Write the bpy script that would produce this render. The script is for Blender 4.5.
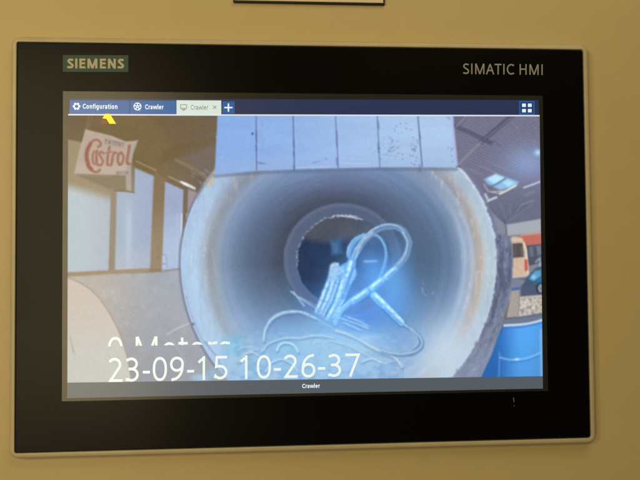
import bpy, math, random
import numpy as np
from mathutils import Matrix, Vector
from mathutils.geometry import tessellate_polygon

for o in list(bpy.data.objects):
    bpy.data.objects.remove(o, do_unlink=True)
SC = bpy.context.scene
COL = SC.collection
random.seed(7)

# ------------------------------------------------------------------ camera
ZC = 1.40            # height of the panel's centre above the floor (m)
DEPTH = 0.006        # the panel stands this far proud of the cabinet sheet
cam = bpy.data.cameras.new('camera')
cam.sensor_width = 36.0
cam.lens = 700.0 / 640.0 * 36.0
cam.clip_start = 0.01
cam.clip_end = 50.0
cam_o = bpy.data.objects.new('camera', cam)
COL.objects.link(cam_o)
rot = Matrix(((0.9974612355, 0.0058466502, -0.0709711234),
              (-0.0080951794, 0.9994729795, -0.0314361474),
              (0.070749924, 0.0319308624, 0.9969828826)))
face = Matrix(((1, 0, 0), (0, 0, -1), (0, 1, 0)))      # panel axes -> world axes
cam_o.matrix_world = Matrix.Translation((-0.0213056, -0.3783084 - DEPTH, ZC - 0.0098658)) @ (face @ rot).to_4x4()
SC.camera = cam_o

# ------------------------------------------------------------------ light
W = bpy.data.worlds.new('World')
SC.world = W
W.use_nodes = True
bg = W.node_tree.nodes['Background']
bg.inputs[0].default_value = (1.0, 0.80, 0.50, 1)
bg.inputs[1].default_value = 0.035

def area_lamp(name, loc, target, size, power, colour, size_y=None):
    l = bpy.data.lights.new(name, 'AREA')
    l.shape = 'RECTANGLE' if size_y else 'DISK'
    l.size = size
    if size_y: l.size_y = size_y
    l.energy = power
    l.color = colour
    o = bpy.data.objects.new(name, l)
    COL.objects.link(o)
    o.location = loc
    d = Vector(target) - Vector(loc)
    o.rotation_euler = d.to_track_quat('-Z', 'Y').to_euler()
    return o
area_lamp('side_lamp', (-0.42, -0.95, ZC + 0.02), (-0.42, 0, ZC + 0.02), 0.36, 4.2, (1.0, 0.79, 0.43), 0.74)
area_lamp('key_lamp', (-0.86, -1.00, ZC + 0.32), (0, 0, ZC), 0.24, 2.9, (1.0, 0.79, 0.43))
area_lamp('ceiling_lamp', (0.26, -0.50, ZC + 0.66), (0.14, 0, ZC + 0.12), 0.60, 2.2, (1.0, 0.80, 0.44))

SC.view_settings.view_transform = 'Standard'
SC.view_settings.look = 'None'
SC.view_settings.exposure = 0.0
SC.view_settings.gamma = 1.0
SC.view_settings.use_curve_mapping = False

# ------------------------------------------------------------------ helpers
def tag(o, label=None, cat=None, group=None, kind=None):
    if label: o['label'] = label
    if cat: o['category'] = cat
    if group: o['group'] = group
    if kind: o['kind'] = kind
    return o

def link_mesh(name, verts, faces, mat, parent=None, smooth=False):
    me = bpy.data.meshes.new(name)
    me.from_pydata([tuple(v) for v in verts], [], faces)
    me.update()
    if smooth:
        for p in me.polygons: p.use_smooth = True
    if mat: me.materials.append(mat)
    o = bpy.data.objects.new(name, me)
    COL.objects.link(o)
    if parent: o.parent = parent
    return o

def lin(c):
    """sRGB 0-255 triple to linear"""
    r = []
    for v in c:
        v = v / 255.0
        r.append(v / 12.92 if v <= 0.04045 else ((v + 0.055) / 1.055) ** 2.4)
    return tuple(r)

# The survey of the panel face was taken in drawing units on a slightly keystoned
# sketch; this matrix carries the sketch onto the true plane of the panel (metres).
SK = np.array([[7.2093362434e+02, 4.3929416217e+00, 1.1736100599e+02],
               [1.2940414472e+01, -6.9208641026e+02, 9.2423615230e+01],
               [7.0971123398e-02, 3.1436147396e-02, 3.7898917740e-01]])
SKI = np.linalg.inv(SK)
def q(x, y):
    v = SKI @ np.array([x, y, 1.0])
    return v[0] / v[2], v[1] / v[2]

# ------------------------------------------------------------------ materials
def new_mat(name):
    m = bpy.data.materials.new(name)
    m.use_nodes = True
    return m, m.node_tree.nodes, m.node_tree.links, m.node_tree.nodes['Principled BSDF']

def principled(name, col, rough=0.5, metal=0.0, spec=0.5):
    m, n, l, b = new_mat(name)
    b.inputs['Base Color'].default_value = (*col, 1)
    b.inputs['Roughness'].default_value = rough
    b.inputs['Metallic'].default_value = metal
    b.inputs['Specular IOR Level'].default_value = spec
    return m

SCREEN_ROUGH = 0.27
SCREEN_SPEC = 0.56
SCREEN_IOR = 1.52
def glow(name, col, strength=1.0):
    """a lit patch of the display: light from the LCD under its hazy anti-glare face"""
    m, n, l, b = new_mat(name)
    b.inputs['Base Color'].default_value = (0.004, 0.004, 0.004, 1)
    b.inputs['Roughness'].default_value = SCREEN_ROUGH
    b.inputs['Specular IOR Level'].default_value = SCREEN_SPEC
    b.inputs['IOR'].default_value = SCREEN_IOR
    b.inputs['Emission Color'].default_value = (*lin(col), 1)
    b.inputs['Emission Strength'].default_value = strength
    return m

def wall_material():
    m, n, l, b = new_mat('powder_coated_steel')
    tc = n.new('ShaderNodeTexCoord')
    big = n.new('ShaderNodeTexNoise'); big.inputs['Scale'].default_value = 3.0; big.inputs['Detail'].default_value = 4
    mid = n.new('ShaderNodeTexNoise'); mid.inputs['Scale'].default_value = 60.0; mid.inputs['Detail'].default_value = 3
    peel = n.new('ShaderNodeTexNoise'); peel.inputs['Scale'].default_value = 620.0; peel.inputs['Detail'].default_value = 2.5
    fine = n.new('ShaderNodeTexNoise'); fine.inputs['Scale'].default_value = 1900.0; fine.inputs['Detail'].default_value = 1.0
    for t in (big, mid, peel, fine): l.new(tc.outputs['Object'], t.inputs['Vector'])
    r1 = n.new('ShaderNodeValToRGB')
    r1.color_ramp.elements[0].position = 0.3; r1.color_ramp.elements[0].color = (0.545, 0.455, 0.240, 1)
    r1.color_ramp.elements[1].position = 0.7; r1.color_ramp.elements[1].color = (0.585, 0.48, 0.248, 1)
    mx = n.new('ShaderNodeMath'); mx.operation = 'MULTIPLY_ADD'; mx.inputs[1].default_value = 0.45
    l.new(mid.outputs['Fac'], mx.inputs[0])
    sc = n.new('ShaderNodeMath'); sc.operation = 'MULTIPLY'; sc.inputs[1].default_value = 0.55
    l.new(big.outputs['Fac'], sc.inputs[0]); l.new(sc.outputs[0], mx.inputs[2])
    l.new(mx.outputs[0], r1.inputs['Fac'])
    l.new(r1.outputs['Color'], b.inputs['Base Color'])
    add = n.new('ShaderNodeMath'); add.operation = 'MULTIPLY_ADD'; add.inputs[1].default_value = 0.35
    l.new(fine.outputs['Fac'], add.inputs[0]); l.new(peel.outputs['Fac'], add.inputs[2])
    bp = n.new('ShaderNodeBump'); bp.inputs['Strength'].default_value = 0.22; bp.inputs['Distance'].default_value = 0.0004
    l.new(add.outputs[0], bp.inputs['Height'])
    l.new(bp.outputs['Normal'], b.inputs['Normal'])
    b.inputs['Roughness'].default_value = 0.42
    b.inputs['Specular IOR Level'].default_value = 0.35
    return m

def frame_material():
    m, n, l, b = new_mat('satin_silver_frame')
    tc = n.new('ShaderNodeTexCoord')
    t = n.new('ShaderNodeTexNoise'); t.inputs['Scale'].default_value = 90.0; t.inputs['Detail'].default_value = 5
    l.new(tc.outputs['Object'], t.inputs['Vector'])
    r = n.new('ShaderNodeValToRGB')
    r.color_ramp.elements[0].position = 0.3; r.color_ramp.elements[0].color = (0.50, 0.445, 0.30, 1)
    r.color_ramp.elements[1].position = 0.7; r.color_ramp.elements[1].color = (0.56, 0.495, 0.335, 1)
    l.new(t.outputs['Fac'], r.inputs['Fac']); l.new(r.outputs['Color'], b.inputs['Base Color'])
    b.inputs['Metallic'].default_value = 0.0
    b.inputs['Roughness'].default_value = 0.42
    return m

def glass_material():
    m, n, l, b = new_mat('black_front_glass')
    b.inputs['Base Color'].default_value = (0.0025, 0.0024, 0.0022, 1)
    tc = n.new('ShaderNodeTexCoord')
    t = n.new('ShaderNodeTexNoise'); t.inputs['Scale'].default_value = 14.0; t.inputs['Detail'].default_value = 6
    l.new(tc.outputs['Object'], t.inputs['Vector'])
    mr = n.new('ShaderNodeMapRange')
    mr.inputs['From Min'].default_value = 0.3; mr.inputs['From Max'].default_value = 0.7
    mr.inputs['To Min'].default_value = 0.25; mr.inputs['To Max'].default_value = 0.31
    l.new(t.outputs['Fac'], mr.inputs['Value'])
    l.new(mr.outputs[0], b.inputs['Roughness'])
    b.inputs['Specular IOR Level'].default_value = 0.125
    return m

M_wall = wall_material()
M_frame = frame_material()
M_glass = glass_material()
M_gap = principled('black_rubber', (0.004, 0.004, 0.004), 0.8, 0, 0.1)
M_lcd = principled('unlit_display', (0.022, 0.022, 0.022), SCREEN_ROUGH, 0, SCREEN_SPEC)
M_lcd.node_tree.nodes['Principled BSDF'].inputs['IOR'].default_value = SCREEN_IOR
M_badge = principled('badge_green', (0.046, 0.092, 0.085), 0.45, 0, 0.25)
M_badge_text = principled('badge_sand', (0.52, 0.50, 0.385), 0.5, 0, 0.3)
M_print = principled('silver_print', (0.34, 0.36, 0.39), 0.5, 0, 0.3)
M_scratch = principled('scratch_white', (0.16, 0.16, 0.15), 0.6, 0, 0.3)
M_plate = principled('plate_cream', (0.72, 0.66, 0.50), 0.35, 0, 0.5)
M_plate_edge = principled('plate_black', (0.012, 0.010, 0.010), 0.45, 0, 0.4)

# ------------------------------------------------------------------ the setting: cabinet sheet
def box(name, x0, x1, y0, y1, z0, z1, mat, parent=None, bevel=0.0):
    v = [(x0, y0, z0), (x1, y0, z0), (x1, y1, z0), (x0, y1, z0), (x0, y0, z1), (x1, y0, z1), (x1, y1, z1), (x0, y1, z1)]
    f = [(0, 3, 2, 1), (4, 5, 6, 7), (0, 1, 5, 4), (1, 2, 6, 5), (2, 3, 7, 6), (3, 0, 4, 7)]
    o = link_mesh(name, v, f, mat, parent)
    if bevel:
        b = o.modifiers.new('bevel', 'BEVEL'); b.width = bevel; b.segments = 3
    return o
wall = box('wall', -1.1, 1.1, 0.0, 0.02, ZC - 1.0, ZC + 0.9, M_wall)
tag(wall, 'tan powder coated steel cabinet sheet behind the panel', 'wall', kind='structure')

# ------------------------------------------------------------------ name plate above the panel
plate = bpy.data.objects.new('name_plate', None); COL.objects.link(plate)
plate.location = (0.00125, 0.0, ZC + 0.1558)
tag(plate, 'pale name plate with black border on the tan wall above the operator panel', 'sign')
box('backing', -0.0421, 0.0421, -0.0016, -0.00002, -0.0226, 0.0226, M_plate_edge, plate, 0.0005)
box('face', -0.0411, 0.0411, -0.0020, -0.00161, -0.0216, 0.0216, M_plate, plate, 0.0002)

# ------------------------------------------------------------------ operator panel: housing
panel = bpy.data.objects.new('operator_panel', None); COL.objects.link(panel)
panel.location = (0, 0, ZC)
tag(panel, 'silver framed black touch panel with lit screen mounted on the tan wall', 'touch panel')

GW, GH = 0.1550, 0.10834      # half size of the opening in the silver frame
def rrect(hx, hz, r, seg=8):
    pts = []
    for cx, cz, a0 in ((hx - r, hz - r, 0), (-hx + r, hz - r, 90), (-hx + r, -hz + r, 180), (hx - r, -hz + r, 270)):
        for k in range(seg + 1):
            a = math.radians(a0 + 90.0 * k / seg)
            pts.append((cx + r * math.cos(a), cz + r * math.sin(a)))
    return pts
def loft(name, loops, mat, parent, smooth=True, cap=False):
    """loops: list of (half x, half z, radius, y)"""
    verts, faces = [], []
    for hx, hz, r, y in loops:
        for x, z in rrect(hx, hz, r): verts.append((x, y, z))
    n = len(rrect(1, 1, .1))
    for i in range(len(loops) - 1):
        for k in range(n):
            a, b = i * n + k, i * n + (k + 1) % n
            faces.append((a, b, b + n, a + n))
    if cap: faces.append(tuple(range((len(loops) - 1) * n, len(loops) * n)))
    o = link_mesh(name, verts, faces, mat, parent, smooth)
    return o
prof = [(0.00, -0.0030), (0.00, -0.0059), (0.00010, -0.00605), (0.00030, -0.0061), (0.0017, -0.0060), (0.0023, -0.0057),
        (0.0028, -0.0050), (0.0031, -0.0040), (0.0032, -0.0028), (0.0032, 0.0)]
loft('housing_frame', [(GW + a, GH + a, 0.0013 + a * 1.25, y) for a, y in prof], M_frame, panel)
loft('gasket', [(GW + 0.0004, GH + 0.0004, 0.0017, -0.0034), (GW - 0.0012, GH - 0.0012, 0.0012, -0.0034)], M_gap, panel, False)

# front glass: a black printed ring with a window for the display
DX0, DX1, DZ0, DZ1 = -0.1310, 0.1310, -0.0819, 0.0822
def ring(name, outer, inner, y_front, y_back, mat, parent):
    hx, hz, r = outer
    bev = 0.0003
    v, f = [], []
    A = rrect(hx, hz, r)
    n = len(A)
    v += [(x, y_back, z) for x, z in A]
    v += [(x, y_front + bev, z) for x, z in A]
    B = rrect(hx - bev, hz - bev, max(r - bev, 1e-4))
    v += [(x, y_front, z) for x, z in B]
    x0, x1, z0, z1 = inner
    # inner corners in the order of rrect's quadrants: ++, -+, --, +-
    I = [(x1, z1), (x0, z1), (x0, z0), (x1, z0)]
    bi = len(v)
    v += [(x, y_front, z) for x, z in I]
    v += [(x, y_back, z) for x, z in I]
    for i in (0, 1):
        for k in range(n):
            a, b = i * n + k, i * n + (k + 1) % n
            f.append((a, b, b + n, a + n))
    m = n // 4
    for c in range(4):
        base = 2 * n + c * m
        for k in range(m - 1): f.append((base + k, base + k + 1, bi + c))
        nxt = 2 * n + ((c + 1) % 4) * m
        f.append((base + m - 1, nxt, bi + (c + 1) % 4, bi + c))
    for c in range(4):
        d = (c + 1) % 4
        f.append((bi + c, bi + d, bi + 4 + d, bi + 4 + c))
    return link_mesh(name, v, f, mat, parent)
ring('front_glass', (GW - 0.00055, GH - 0.00055, 0.0011), (DX0, DX1, DZ0, DZ1), -DEPTH, -0.0036, M_glass, panel)

# ------------------------------------------------------------------ stroke lettering
def arc(cx, cy, rx, ry, a0, a1, n=14):
    return [(cx + rx * math.cos(math.radians(a0 + (a1 - a0) * k / n)), cy + ry * math.sin(math.radians(a0 + (a1 - a0) * k / n))) for k in range(n + 1)]
def oval(cx, cy, rx, ry, e=2.25, n=36):
    p = []
    for k in range(n):
        a = 2 * math.pi * k / n
        c, s = math.cos(a), math.sin(a)
        p.append((cx + rx * math.copysign(abs(c) ** (2 / e), c), cy + ry * math.copysign(abs(s) ** (2 / e), s)))
    return p
def glyph(ch, h):
    """centre lines for a letter of cap height 1 and half stroke h: (advance, [(points, closed)])"""
    X = 0.745                       # x-height
    t, b = 1 - h, h
    if ch == ' ': return .36, []
    if ch == '-': return .45, [([(.06, .38), (.39, .38)], 0)]
    if ch == '0': return .80, [(oval(.40, .5, .33 - h, .5 - h), 1)]
    if ch == '1': return .80, [([(.135, .74), (.43 - h * .2, 1 - h * .75)], 0), ([(.44 - h, .0), (.44 - h, 1.0)], 0)]
    if ch == '2': return .80, [([(.10, .865)] + arc(.355, .715, .27 - h * .3, .285 - h, 140, -28, 16) + [(.11 + h, .0 + h * 1.1), (.72, h)], 0)]
    if ch == '3':
        m = .525
        return .80, [([(.10, .885)] + arc(.335, (t + m) / 2, .295 - h, (t - m) / 2, 118, -90, 18) + [(.20, m)], 0),
                     ([(.335, m)] + arc(.335, (m + b) / 2, .335 - h, (m - b) / 2, 84, -128, 20) + [(.075, .075)], 0)]
    if ch == '5': return .80, [([(.655, t), (.185, t), (.155, .545), (.24, .575)] + arc(.34, .315, .335 - h, .305 - h, 95, -142, 22) + [(.085, .075)], 0)]
    if ch == '6': return .80, [(oval(.41, .315, .32 - h, .315 - h, 2.1), 1), ([(.66, .985)] + [(.60, t)] + arc(.60, .40, .50 - h, .60 - h, 95, 178, 16) + [(.10 + h, .30)], 0)]
    if ch == '9': return .80, [(oval(.39, .685, .32 - h, .315 - h, 2.1), 1), ([(.14, .015), (.20, b)] + arc(.20, .60, .50 - h, .60 - h, -85, -2, 16) + [(.70 - h, .70)], 0)]
    if ch == '7': return .80, [([(.07, t), (.68, t), (.29, 0)], 0)]
    if ch == 'M': return 1.25, [([(.14 + h, 0), (.14 + h, .99)], 0), ([(.16 + h, .99), (.625, .02)], 0), ([(.625, .02), (1.09 - h, .99)], 0), ([(1.11 - h, .99), (1.11 - h, 0)], 0)]
    if ch == 'P': return .80, [([(.12 + h, 0), (.12 + h, 1)], 0), ([(.12 + h, t)] + arc(.42, .72, .30 - h, .28 - h, 90, -90, 12) + [(.12 + h, .44 + h)], 0)]
    if ch == 'R': return .84, [([(.12 + h, 0), (.12 + h, 1)], 0), ([(.12 + h, t)] + arc(.42, .72, .30 - h, .28 - h, 90, -90, 12) + [(.12 + h, .44 + h)], 0), ([(.42, .46), (.80, 0)], 0)]
    if ch == 'O': return 1.04, [(oval(.52, .5, .46 - h, .5 - h), 1)]
    if ch == 'N': return 1.04, [([(.14 + h, 0), (.14 + h, 1)], 0), ([(.14 + h * .9, 1 - h * .2), (.90 - h * .9, h * .2)], 0), ([(.90 - h, 0), (.90 - h, 1)], 0)]
    if ch == 'I': return .40, [([(.20, 0), (.20, 1)], 0)]
    if ch == 'T': return .78, [([(.02, t), (.76, t)], 0), ([(.39, 0), (.39, t - h)], 0)]
    if ch == 'H': return 1.02, [([(.14 + h, 0), (.14 + h, 1)], 0), ([(.14 + 2 * h, .53), (.88 - 2 * h, .53)], 0), ([(.88 - h, 0), (.88 - h, 1)], 0)]
    if ch == 'A': return .88, [([(.0 + h, 0), (.44, 1 - h * .6)], 0), ([(.88 - h, 0), (.44, 1 - h * .6)], 0), ([(.19, .36), (.69, .36)], 0)]
    if ch == 'E': return .78, [([(.12 + h, 0), (.12 + h, 1)], 0), ([(.12 + 2 * h, t), (.70, t)], 0), ([(.12 + 2 * h, .52), (.67, .52)], 0), ([(.12 + 2 * h, b), (.71, b)], 0)]
    if ch == 'S': return .76, [([(.64, .90)] + arc(.385, .745, .31 - h, .255 - h, 52, 215, 18) + [(.38, .51)] + arc(.36, .27, .33 - h, .27 - h, 50, -128, 18) + [(.07, .09)], 0)]
    if ch == 'C': return .90, [([(.84, .91)] + arc(.55, .5, .46 - h, .5 - h, 58, 302, 30) + [(.84, .09)], 0)]
    if ch == 'a': return .74, [([(.10, .66)] + arc(.33, X - .225, .27 - h, .225 - h, 115, 0, 12) + [(.60 - h, 0)], 0), (oval(.32, .225, .26 - h, .215 - h), 1)]
    if ch == 'e': return .76, [([(.14, .385), (.68 - h, .385)] + arc(.38, X / 2, .32 - h, X / 2 - h, 4, 318, 30), 0)]
    if ch == 'f': return .46, [([(.46, t)] + arc(.36, .80, .15, .2 - h, 90, 180, 8) + [(.21, 0)], 0), ([(.03, X - h), (.42, X - h)], 0)]
    if ch == 'g': return .76, [(oval(.36, .375, .31 - h, .37 - h), 1), ([(.66 - h, X), (.66 - h, .0)] + arc(.36, -.02, .30 - h, .27 - h, 0, -140, 12), 0)]
    if ch == 'i': return .36, [([(.18, 0), (.18, X)], 0), ([(.18, .88), (.18, 1.03)], 0)]
    if ch == 'l': return .36, [([(.18, 0), (.18, 1.06)], 0)]
    if ch == 'n': return .82, [([(.11 + h, 0), (.11 + h, X)], 0), ([(.11 + h, .45)] + arc(.41, X - .29, .30 - h, .29 - h, 170, 0, 14) + [(.71 - h, 0)], 0)]
    if ch == 'u': return .82, [([(.71 - h, 0), (.71 - h, X)], 0), ([(.11 + h, X), (.11 + h, .29)] + arc(.41, .29, .30 - h, .29 - h, 180, 350, 14), 0)]
    if ch == 'o': return .80, [(oval(.40, X / 2, .33 - h, X / 2 - h), 1)]
    if ch == 'r': return .54, [([(.11 + h, 0), (.11 + h, X)], 0), ([(.11 + h, .42)] + arc(.45, X - .30, .29, .30 - h, 165, 80, 10), 0)]
    if ch == 's': return .62, [([(.52, X - .075)] + arc(.315, X - .19, .24 - h, .19 - h, 52, 215, 14) + [(.30, .375)] + arc(.30, .195, .26 - h, .195 - h, 50, -128, 14) + [(.06, .07)], 0)]
    if ch == 't': return .48, [([(.19, .93), (.19, .22)] + arc(.36, .22, .17, .22 - h, 180, 280, 8) + [(.45, .02 + h)], 0), ([(.02, X - h), (.44, X - h)], 0)]
    if ch == 'w': return 1.1, [([(.04, X), (.29, .03)], 0), ([(.29, .03), (.55, X)], 0), ([(.55, X), (.81, .03)], 0), ([(.81, .03), (1.06, X)], 0)]
    if ch == 'd': return .78, [(oval(.38, .375, .31 - h, .37 - h), 1), ([(.66 - h, 0), (.66 - h, 1.05)], 0)]
    return .6, []

def ribbon(pts, closed, h):
    """quads of a stroke of half width h round a centre line, mitred"""
    P = [np.array(p, float) for p in pts]
    Q = [P[0]]
    for p in P[1:]:
        if np.linalg.norm(p - Q[-1]) > 1e-5: Q.append(p)
    P = Q
    n = len(P)
    L, R = [], []
    for i in range(n):
        a = P[i] - P[i - 1] if (i > 0 or closed) else None
        b = P[(i + 1) % n] - P[i] if (i < n - 1 or closed) else None
        ta = a / np.linalg.norm(a) if a is not None else None
        tb = b / np.linalg.norm(b) if b is not None else None
        if ta is None: ta = tb
        if tb is None: tb = ta
        na = np.array([-ta[1], ta[0]]); nb = np.array([-tb[1], tb[0]])
        m = na + nb
        d = np.linalg.norm(m)
        m = na if d < 1e-6 else m / d
        k = h / max(0.45, float(m @ na))
        L.append(P[i] + m * k); R.append(P[i] - m * k)
    v = [tuple(p) for p in L] + [tuple(p) for p in R]
    f = []
    for i in range(n if closed else n - 1):
        j = (i + 1) % n
        f.append((i, j, n + j, n + i))
    return v, f

def word_strokes(text, weight, track=0.0):
    h = weight / 2
    x, S = 0.0, []
    for ch in text:
        adv, st = glyph(ch, h)
        for pts, cl in st: S.append(([(px + x, py) for px, py in pts], cl))
        x += adv + track
    xs = [p[0] for s, _ in S for p in s]
    x0, x1 = min(xs) - h, max(xs) + h
    return [([(p[0] - x0, p[1]) for p in s], cl) for s, cl in S], x1 - x0, h

def lettering(name, text, base0, base1, cap0, cap1, weight, y, mat, parent, track=0.0, clip=None):
    """lettering laid along a base line (sketch points base0..base1) with cap heights cap0, cap1 at its ends"""
    S, wid, h = word_strokes(text, weight, track)
    V, F = [], []
    for i, (pts, cl) in enumerate(S):
        if clip is not None and min(p[1] for p in pts) + h >= 99: continue
        v, f = ribbon(pts, cl, h)
        if clip is not None:
            v, f = clip_below(v, f, clip)
        o = len(V)
        for px, py in v:
            u = px / wid
            bx = base0[0] + (base1[0] - base0[0]) * u
            by = base0[1] + (base1[1] - base0[1]) * u
            X, Z = q(bx, by - py * (cap0 + (cap1 - cap0) * u))
            V.append((X, y - 2e-6 * (i % 3), Z))
        F += [tuple(o + k for k in ff) for ff in f]
    return link_mesh(name, V, F, mat, parent)

def clip_below(v, f, c):
    """keep only what lies above height c"""
    V, F = [], []
    for ff in f:
        poly = [v[k] for k in ff]
        out = []
        for a, b in zip(poly, poly[1:] + poly[:1]):
            if a[1] >= c: out.append(a)
            if (a[1] >= c) != (b[1] >= c):
                t = (c - a[1]) / (b[1] - a[1])
                out.append((a[0] + t * (b[0] - a[0]), c))
        if len(out) >= 3:
            o = len(V); V += out; F.append(tuple(range(o, o + len(out))))
    return V, F

def patch(name, pts, y, mat, parent, holes=()):
    """flat polygon given by sketch points"""
    loops = [[Vector((*q(*p), 0)) for p in pts]] + [[Vector((*q(*p), 0)) for p in hl] for hl in holes]
    tris = tessellate_polygon(loops)
    V = [(p.x, y, p.y) for L in loops for p in L]
    F = []
    for t in tris:
        a, b, c = (V[k] for k in t)
        if (b[0] - a[0]) * (c[2] - a[2]) - (b[2] - a[2]) * (c[0] - a[0]) < 0: t = (t[0], t[2], t[1])
        F.append(tuple(t))
    return link_mesh(name, V, F, mat, parent)

def rect(x0, y0, x1, y1): return [(x0, y0), (x1, y0), (x1, y1), (x0, y1)]

# badge and print on the glass
YG = -DEPTH
def slab(name, pts, y0, y1, mat, parent):
    c = [q(*p) for p in pts]
    n = len(c)
    V = [(x, y0, z) for x, z in c] + [(x, y1, z) for x, z in c]
    F = [tuple(range(n))] + [tuple(range(2 * n - 1, n - 1, -1))] + [(i, i + n, (i + 1) % n + n, (i + 1) % n) for i in range(n)]
    return link_mesh(name, V, F, mat, parent)
badge = slab('brand_badge', [(63.0, 55.2), (128.4, 55.4), (128.4, 72.2), (63.0, 72.0)], YG - 0.00025, YG - 0.00001, M_badge, panel)
badge['label'] = 'small green badge lettered SIEMENS'
lettering('lettering', 'SIEMENS', (66.4, 68.5), (124.8, 68.7), 9.8, 9.8, 0.215, YG - 0.00030, M_badge_text, badge, -0.02)
o = lettering('panel_lettering', 'SIMATIC HMI', (462.6, 74.0), (542.6, 75.0), 10.6, 10.6, 0.125, YG - 0.00005, M_print, panel, 0.02)
o['label'] = 'silver print reading SIMATIC HMI'
patch('scratch', [(513.0, 397.5), (513.8, 397.4), (514.4, 400.6), (514.2, 402.6), (513.4, 401.0)], YG - 0.00005, M_scratch, panel)
patch('scratch', [(513.7, 405.2), (514.5, 405.0), (514.3, 406.4), (513.8, 406.2)], YG - 0.00005, M_scratch, panel)

# ------------------------------------------------------------------ display
YD = -DEPTH + 0.0003
display = link_mesh('display', [(DX0, YD, DZ0), (DX1, YD, DZ0), (DX1, YD, DZ1), (DX0, YD, DZ1)], [(0, 1, 2, 3)], M_lcd, panel)
display['label'] = 'lit rectangular screen showing the view into a pipe'
Y1, Y2, Y3 = YD - 0.00005, YD - 0.00009, YD - 0.00013

# ------------------------------------------------------------------ the video picture, painted by formula
RES = 6000.0                                   # picture elements per metre
PX0, PX1, PZ0, PZ1 = -0.1292, 0.1300, -0.0745, 0.0714
CW, CH = int((PX1 - PX0) * RES), int((PZ1 - PZ0) * RES)
gx = PX0 + (np.arange(CW) + 0.5) / RES
gz = PZ0 + (np.arange(CH) + 0.5) / RES
GX, GZ = np.meshgrid(gx, gz)
_w = SK[2, 0] * GX + SK[2, 1] * GZ + SK[2, 2]
SX = ((SK[0, 0] * GX + SK[0, 1] * GZ + SK[0, 2]) / _w).astype(np.float32)
SY = ((SK[1, 0] * GX + SK[1, 1] * GZ + SK[1, 2]) / _w).astype(np.float32)
IMG = np.zeros((CH, CW, 3), np.float32)
rng = np.random.default_rng(11)

def C(*c): return np.array(c, np.float32) / 255.0
def sstep(a, b, x):
    t = np.clip((x - a) / (b - a), 0, 1)
    return t * t * (3 - 2 * t)
def window(x0, y0, x1, y1, pad=3.0):
    xs, zs = zip(*[q(x, y) for x in (x0 - pad, x1 + pad) for y in (y0 - pad, y1 + pad)])
    i0, i1 = int((min(xs) - PX0) * RES), int((max(xs) - PX0) * RES) + 2
    j0, j1 = int((min(zs) - PZ0) * RES), int((max(zs) - PZ0) * RES) + 2
    return slice(max(j0, 0), max(min(j1, CH), 0)), slice(max(i0, 0), max(min(i1, CW), 0))
_tab = rng.random((256, 256)).astype(np.float32)
def vnoise(x, y):
    xi, yi = np.floor(x).astype(int), np.floor(y).astype(int)
    fx, fy = x - xi, y - yi
    fx, fy = fx * fx * (3 - 2 * fx), fy * fy * (3 - 2 * fy)
    a, b = _tab[yi & 255, xi & 255], _tab[yi & 255, (xi + 1) & 255]
    c, d = _tab[(yi + 1) & 255, xi & 255], _tab[(yi + 1) & 255, (xi + 1) & 255]
    return (a * (1 - fx) + b * fx) * (1 - fy) + (c * (1 - fx) + d * fx) * fy
def fbm(x, y, o=4):
    s, a, t = 0.0, 0.5, 0.0
    for k in range(o):
        s = s + a * vnoise(x * 2 ** k + 17.3 * k, y * 2 ** k + 9.1 * k); t += a; a *= 0.5
    return s / t
def lay(win, mask, col):
    m = mask[..., None]
    IMG[win] = IMG[win] * (1 - m) + col * m
def poly_sd(x, y, P):
    d = np.full(x.shape, 1e9, np.float32); ins = np.zeros(x.shape, bool)
    n = len(P)
    for i in range(n):
        (ax, ay), (bx, by) = P[i], P[(i + 1) % n]
        ex, ey = bx - ax, by - ay
        wx, wy = x - ax, y - ay
        t = np.clip((wx * ex + wy * ey) / max(ex * ex + ey * ey, 1e-9), 0, 1)
        d = np.minimum(d, (wx - ex * t) ** 2 + (wy - ey * t) ** 2)
        if ay != by:
            ins ^= ((ay > y) != (by > y)) & (x < (bx - ax) * (y - ay) / (by - ay) + ax)
    d = np.sqrt(d)
    return np.where(ins, -d, d)
def polygon(P, col, soft=0.6, alpha=1.0):
    xs, ys = [p[0] for p in P], [p[1] for p in P]
    w = window(min(xs), min(ys), max(xs), max(ys), 3 + soft)
    if callable(col): c = col(SX[w], SY[w])
    else: c = np.asarray(col, np.float32)
    m = sstep(soft, -soft, poly_sd(SX[w], SY[w], P)) * alpha
    lay(w, m, c)
def curve(P, n=10):
    P = [np.array(p, float) for p in P]
    P = [2 * P[0] - P[1]] + P + [2 * P[-1] - P[-2]]
    out = []
    for i in range(1, len(P) - 2):
        a, b, c, d = P[i - 1:i + 3]
        for k in range(n):
            t = k / n
            out.append(0.5 * (2 * b + (c - a) * t + (2 * a - 5 * b + 4 * c - d) * t * t + (3 * b - a - 3 * c + d) * t ** 3))
    out.append(P[-2])
    return [tuple(p) for p in out]
def stroke(P, width, col, soft=0.5, alpha=1.0):
    xs, ys = [p[0] for p in P], [p[1] for p in P]
    w = window(min(xs), min(ys), max(xs), max(ys), width + soft + 1)
    x, y = SX[w], SY[w]
    if x.size == 0: return
    d = np.full(x.shape, 1e9, np.float32)
    for (ax, ay), (bx, by) in zip(P[:-1], P[1:]):
        ex, ey = bx - ax, by - ay
        t = np.clip(((x - ax) * ex + (y - ay) * ey) / max(ex * ex + ey * ey, 1e-9), 0, 1)
        d = np.minimum(d, (x - ax - ex * t) ** 2 + (y - ay - ey * t) ** 2)
    d = np.sqrt(d) - width / 2
    lay(w, sstep(soft, -soft, d) * alpha, np.asarray(col, np.float32))
def blob(cx, cy, rx, ry, col, alpha=1.0, p=1.0):
    w = window(cx - 3 * rx, cy - 3 * ry, cx + 3 * rx, cy + 3 * ry)
    x, y = (SX[w] - cx) / rx, (SY[w] - cy) / ry
    lay(w, np.exp(-(x * x + y * y) ** p) * alpha, np.asarray(col, np.float32))
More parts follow.
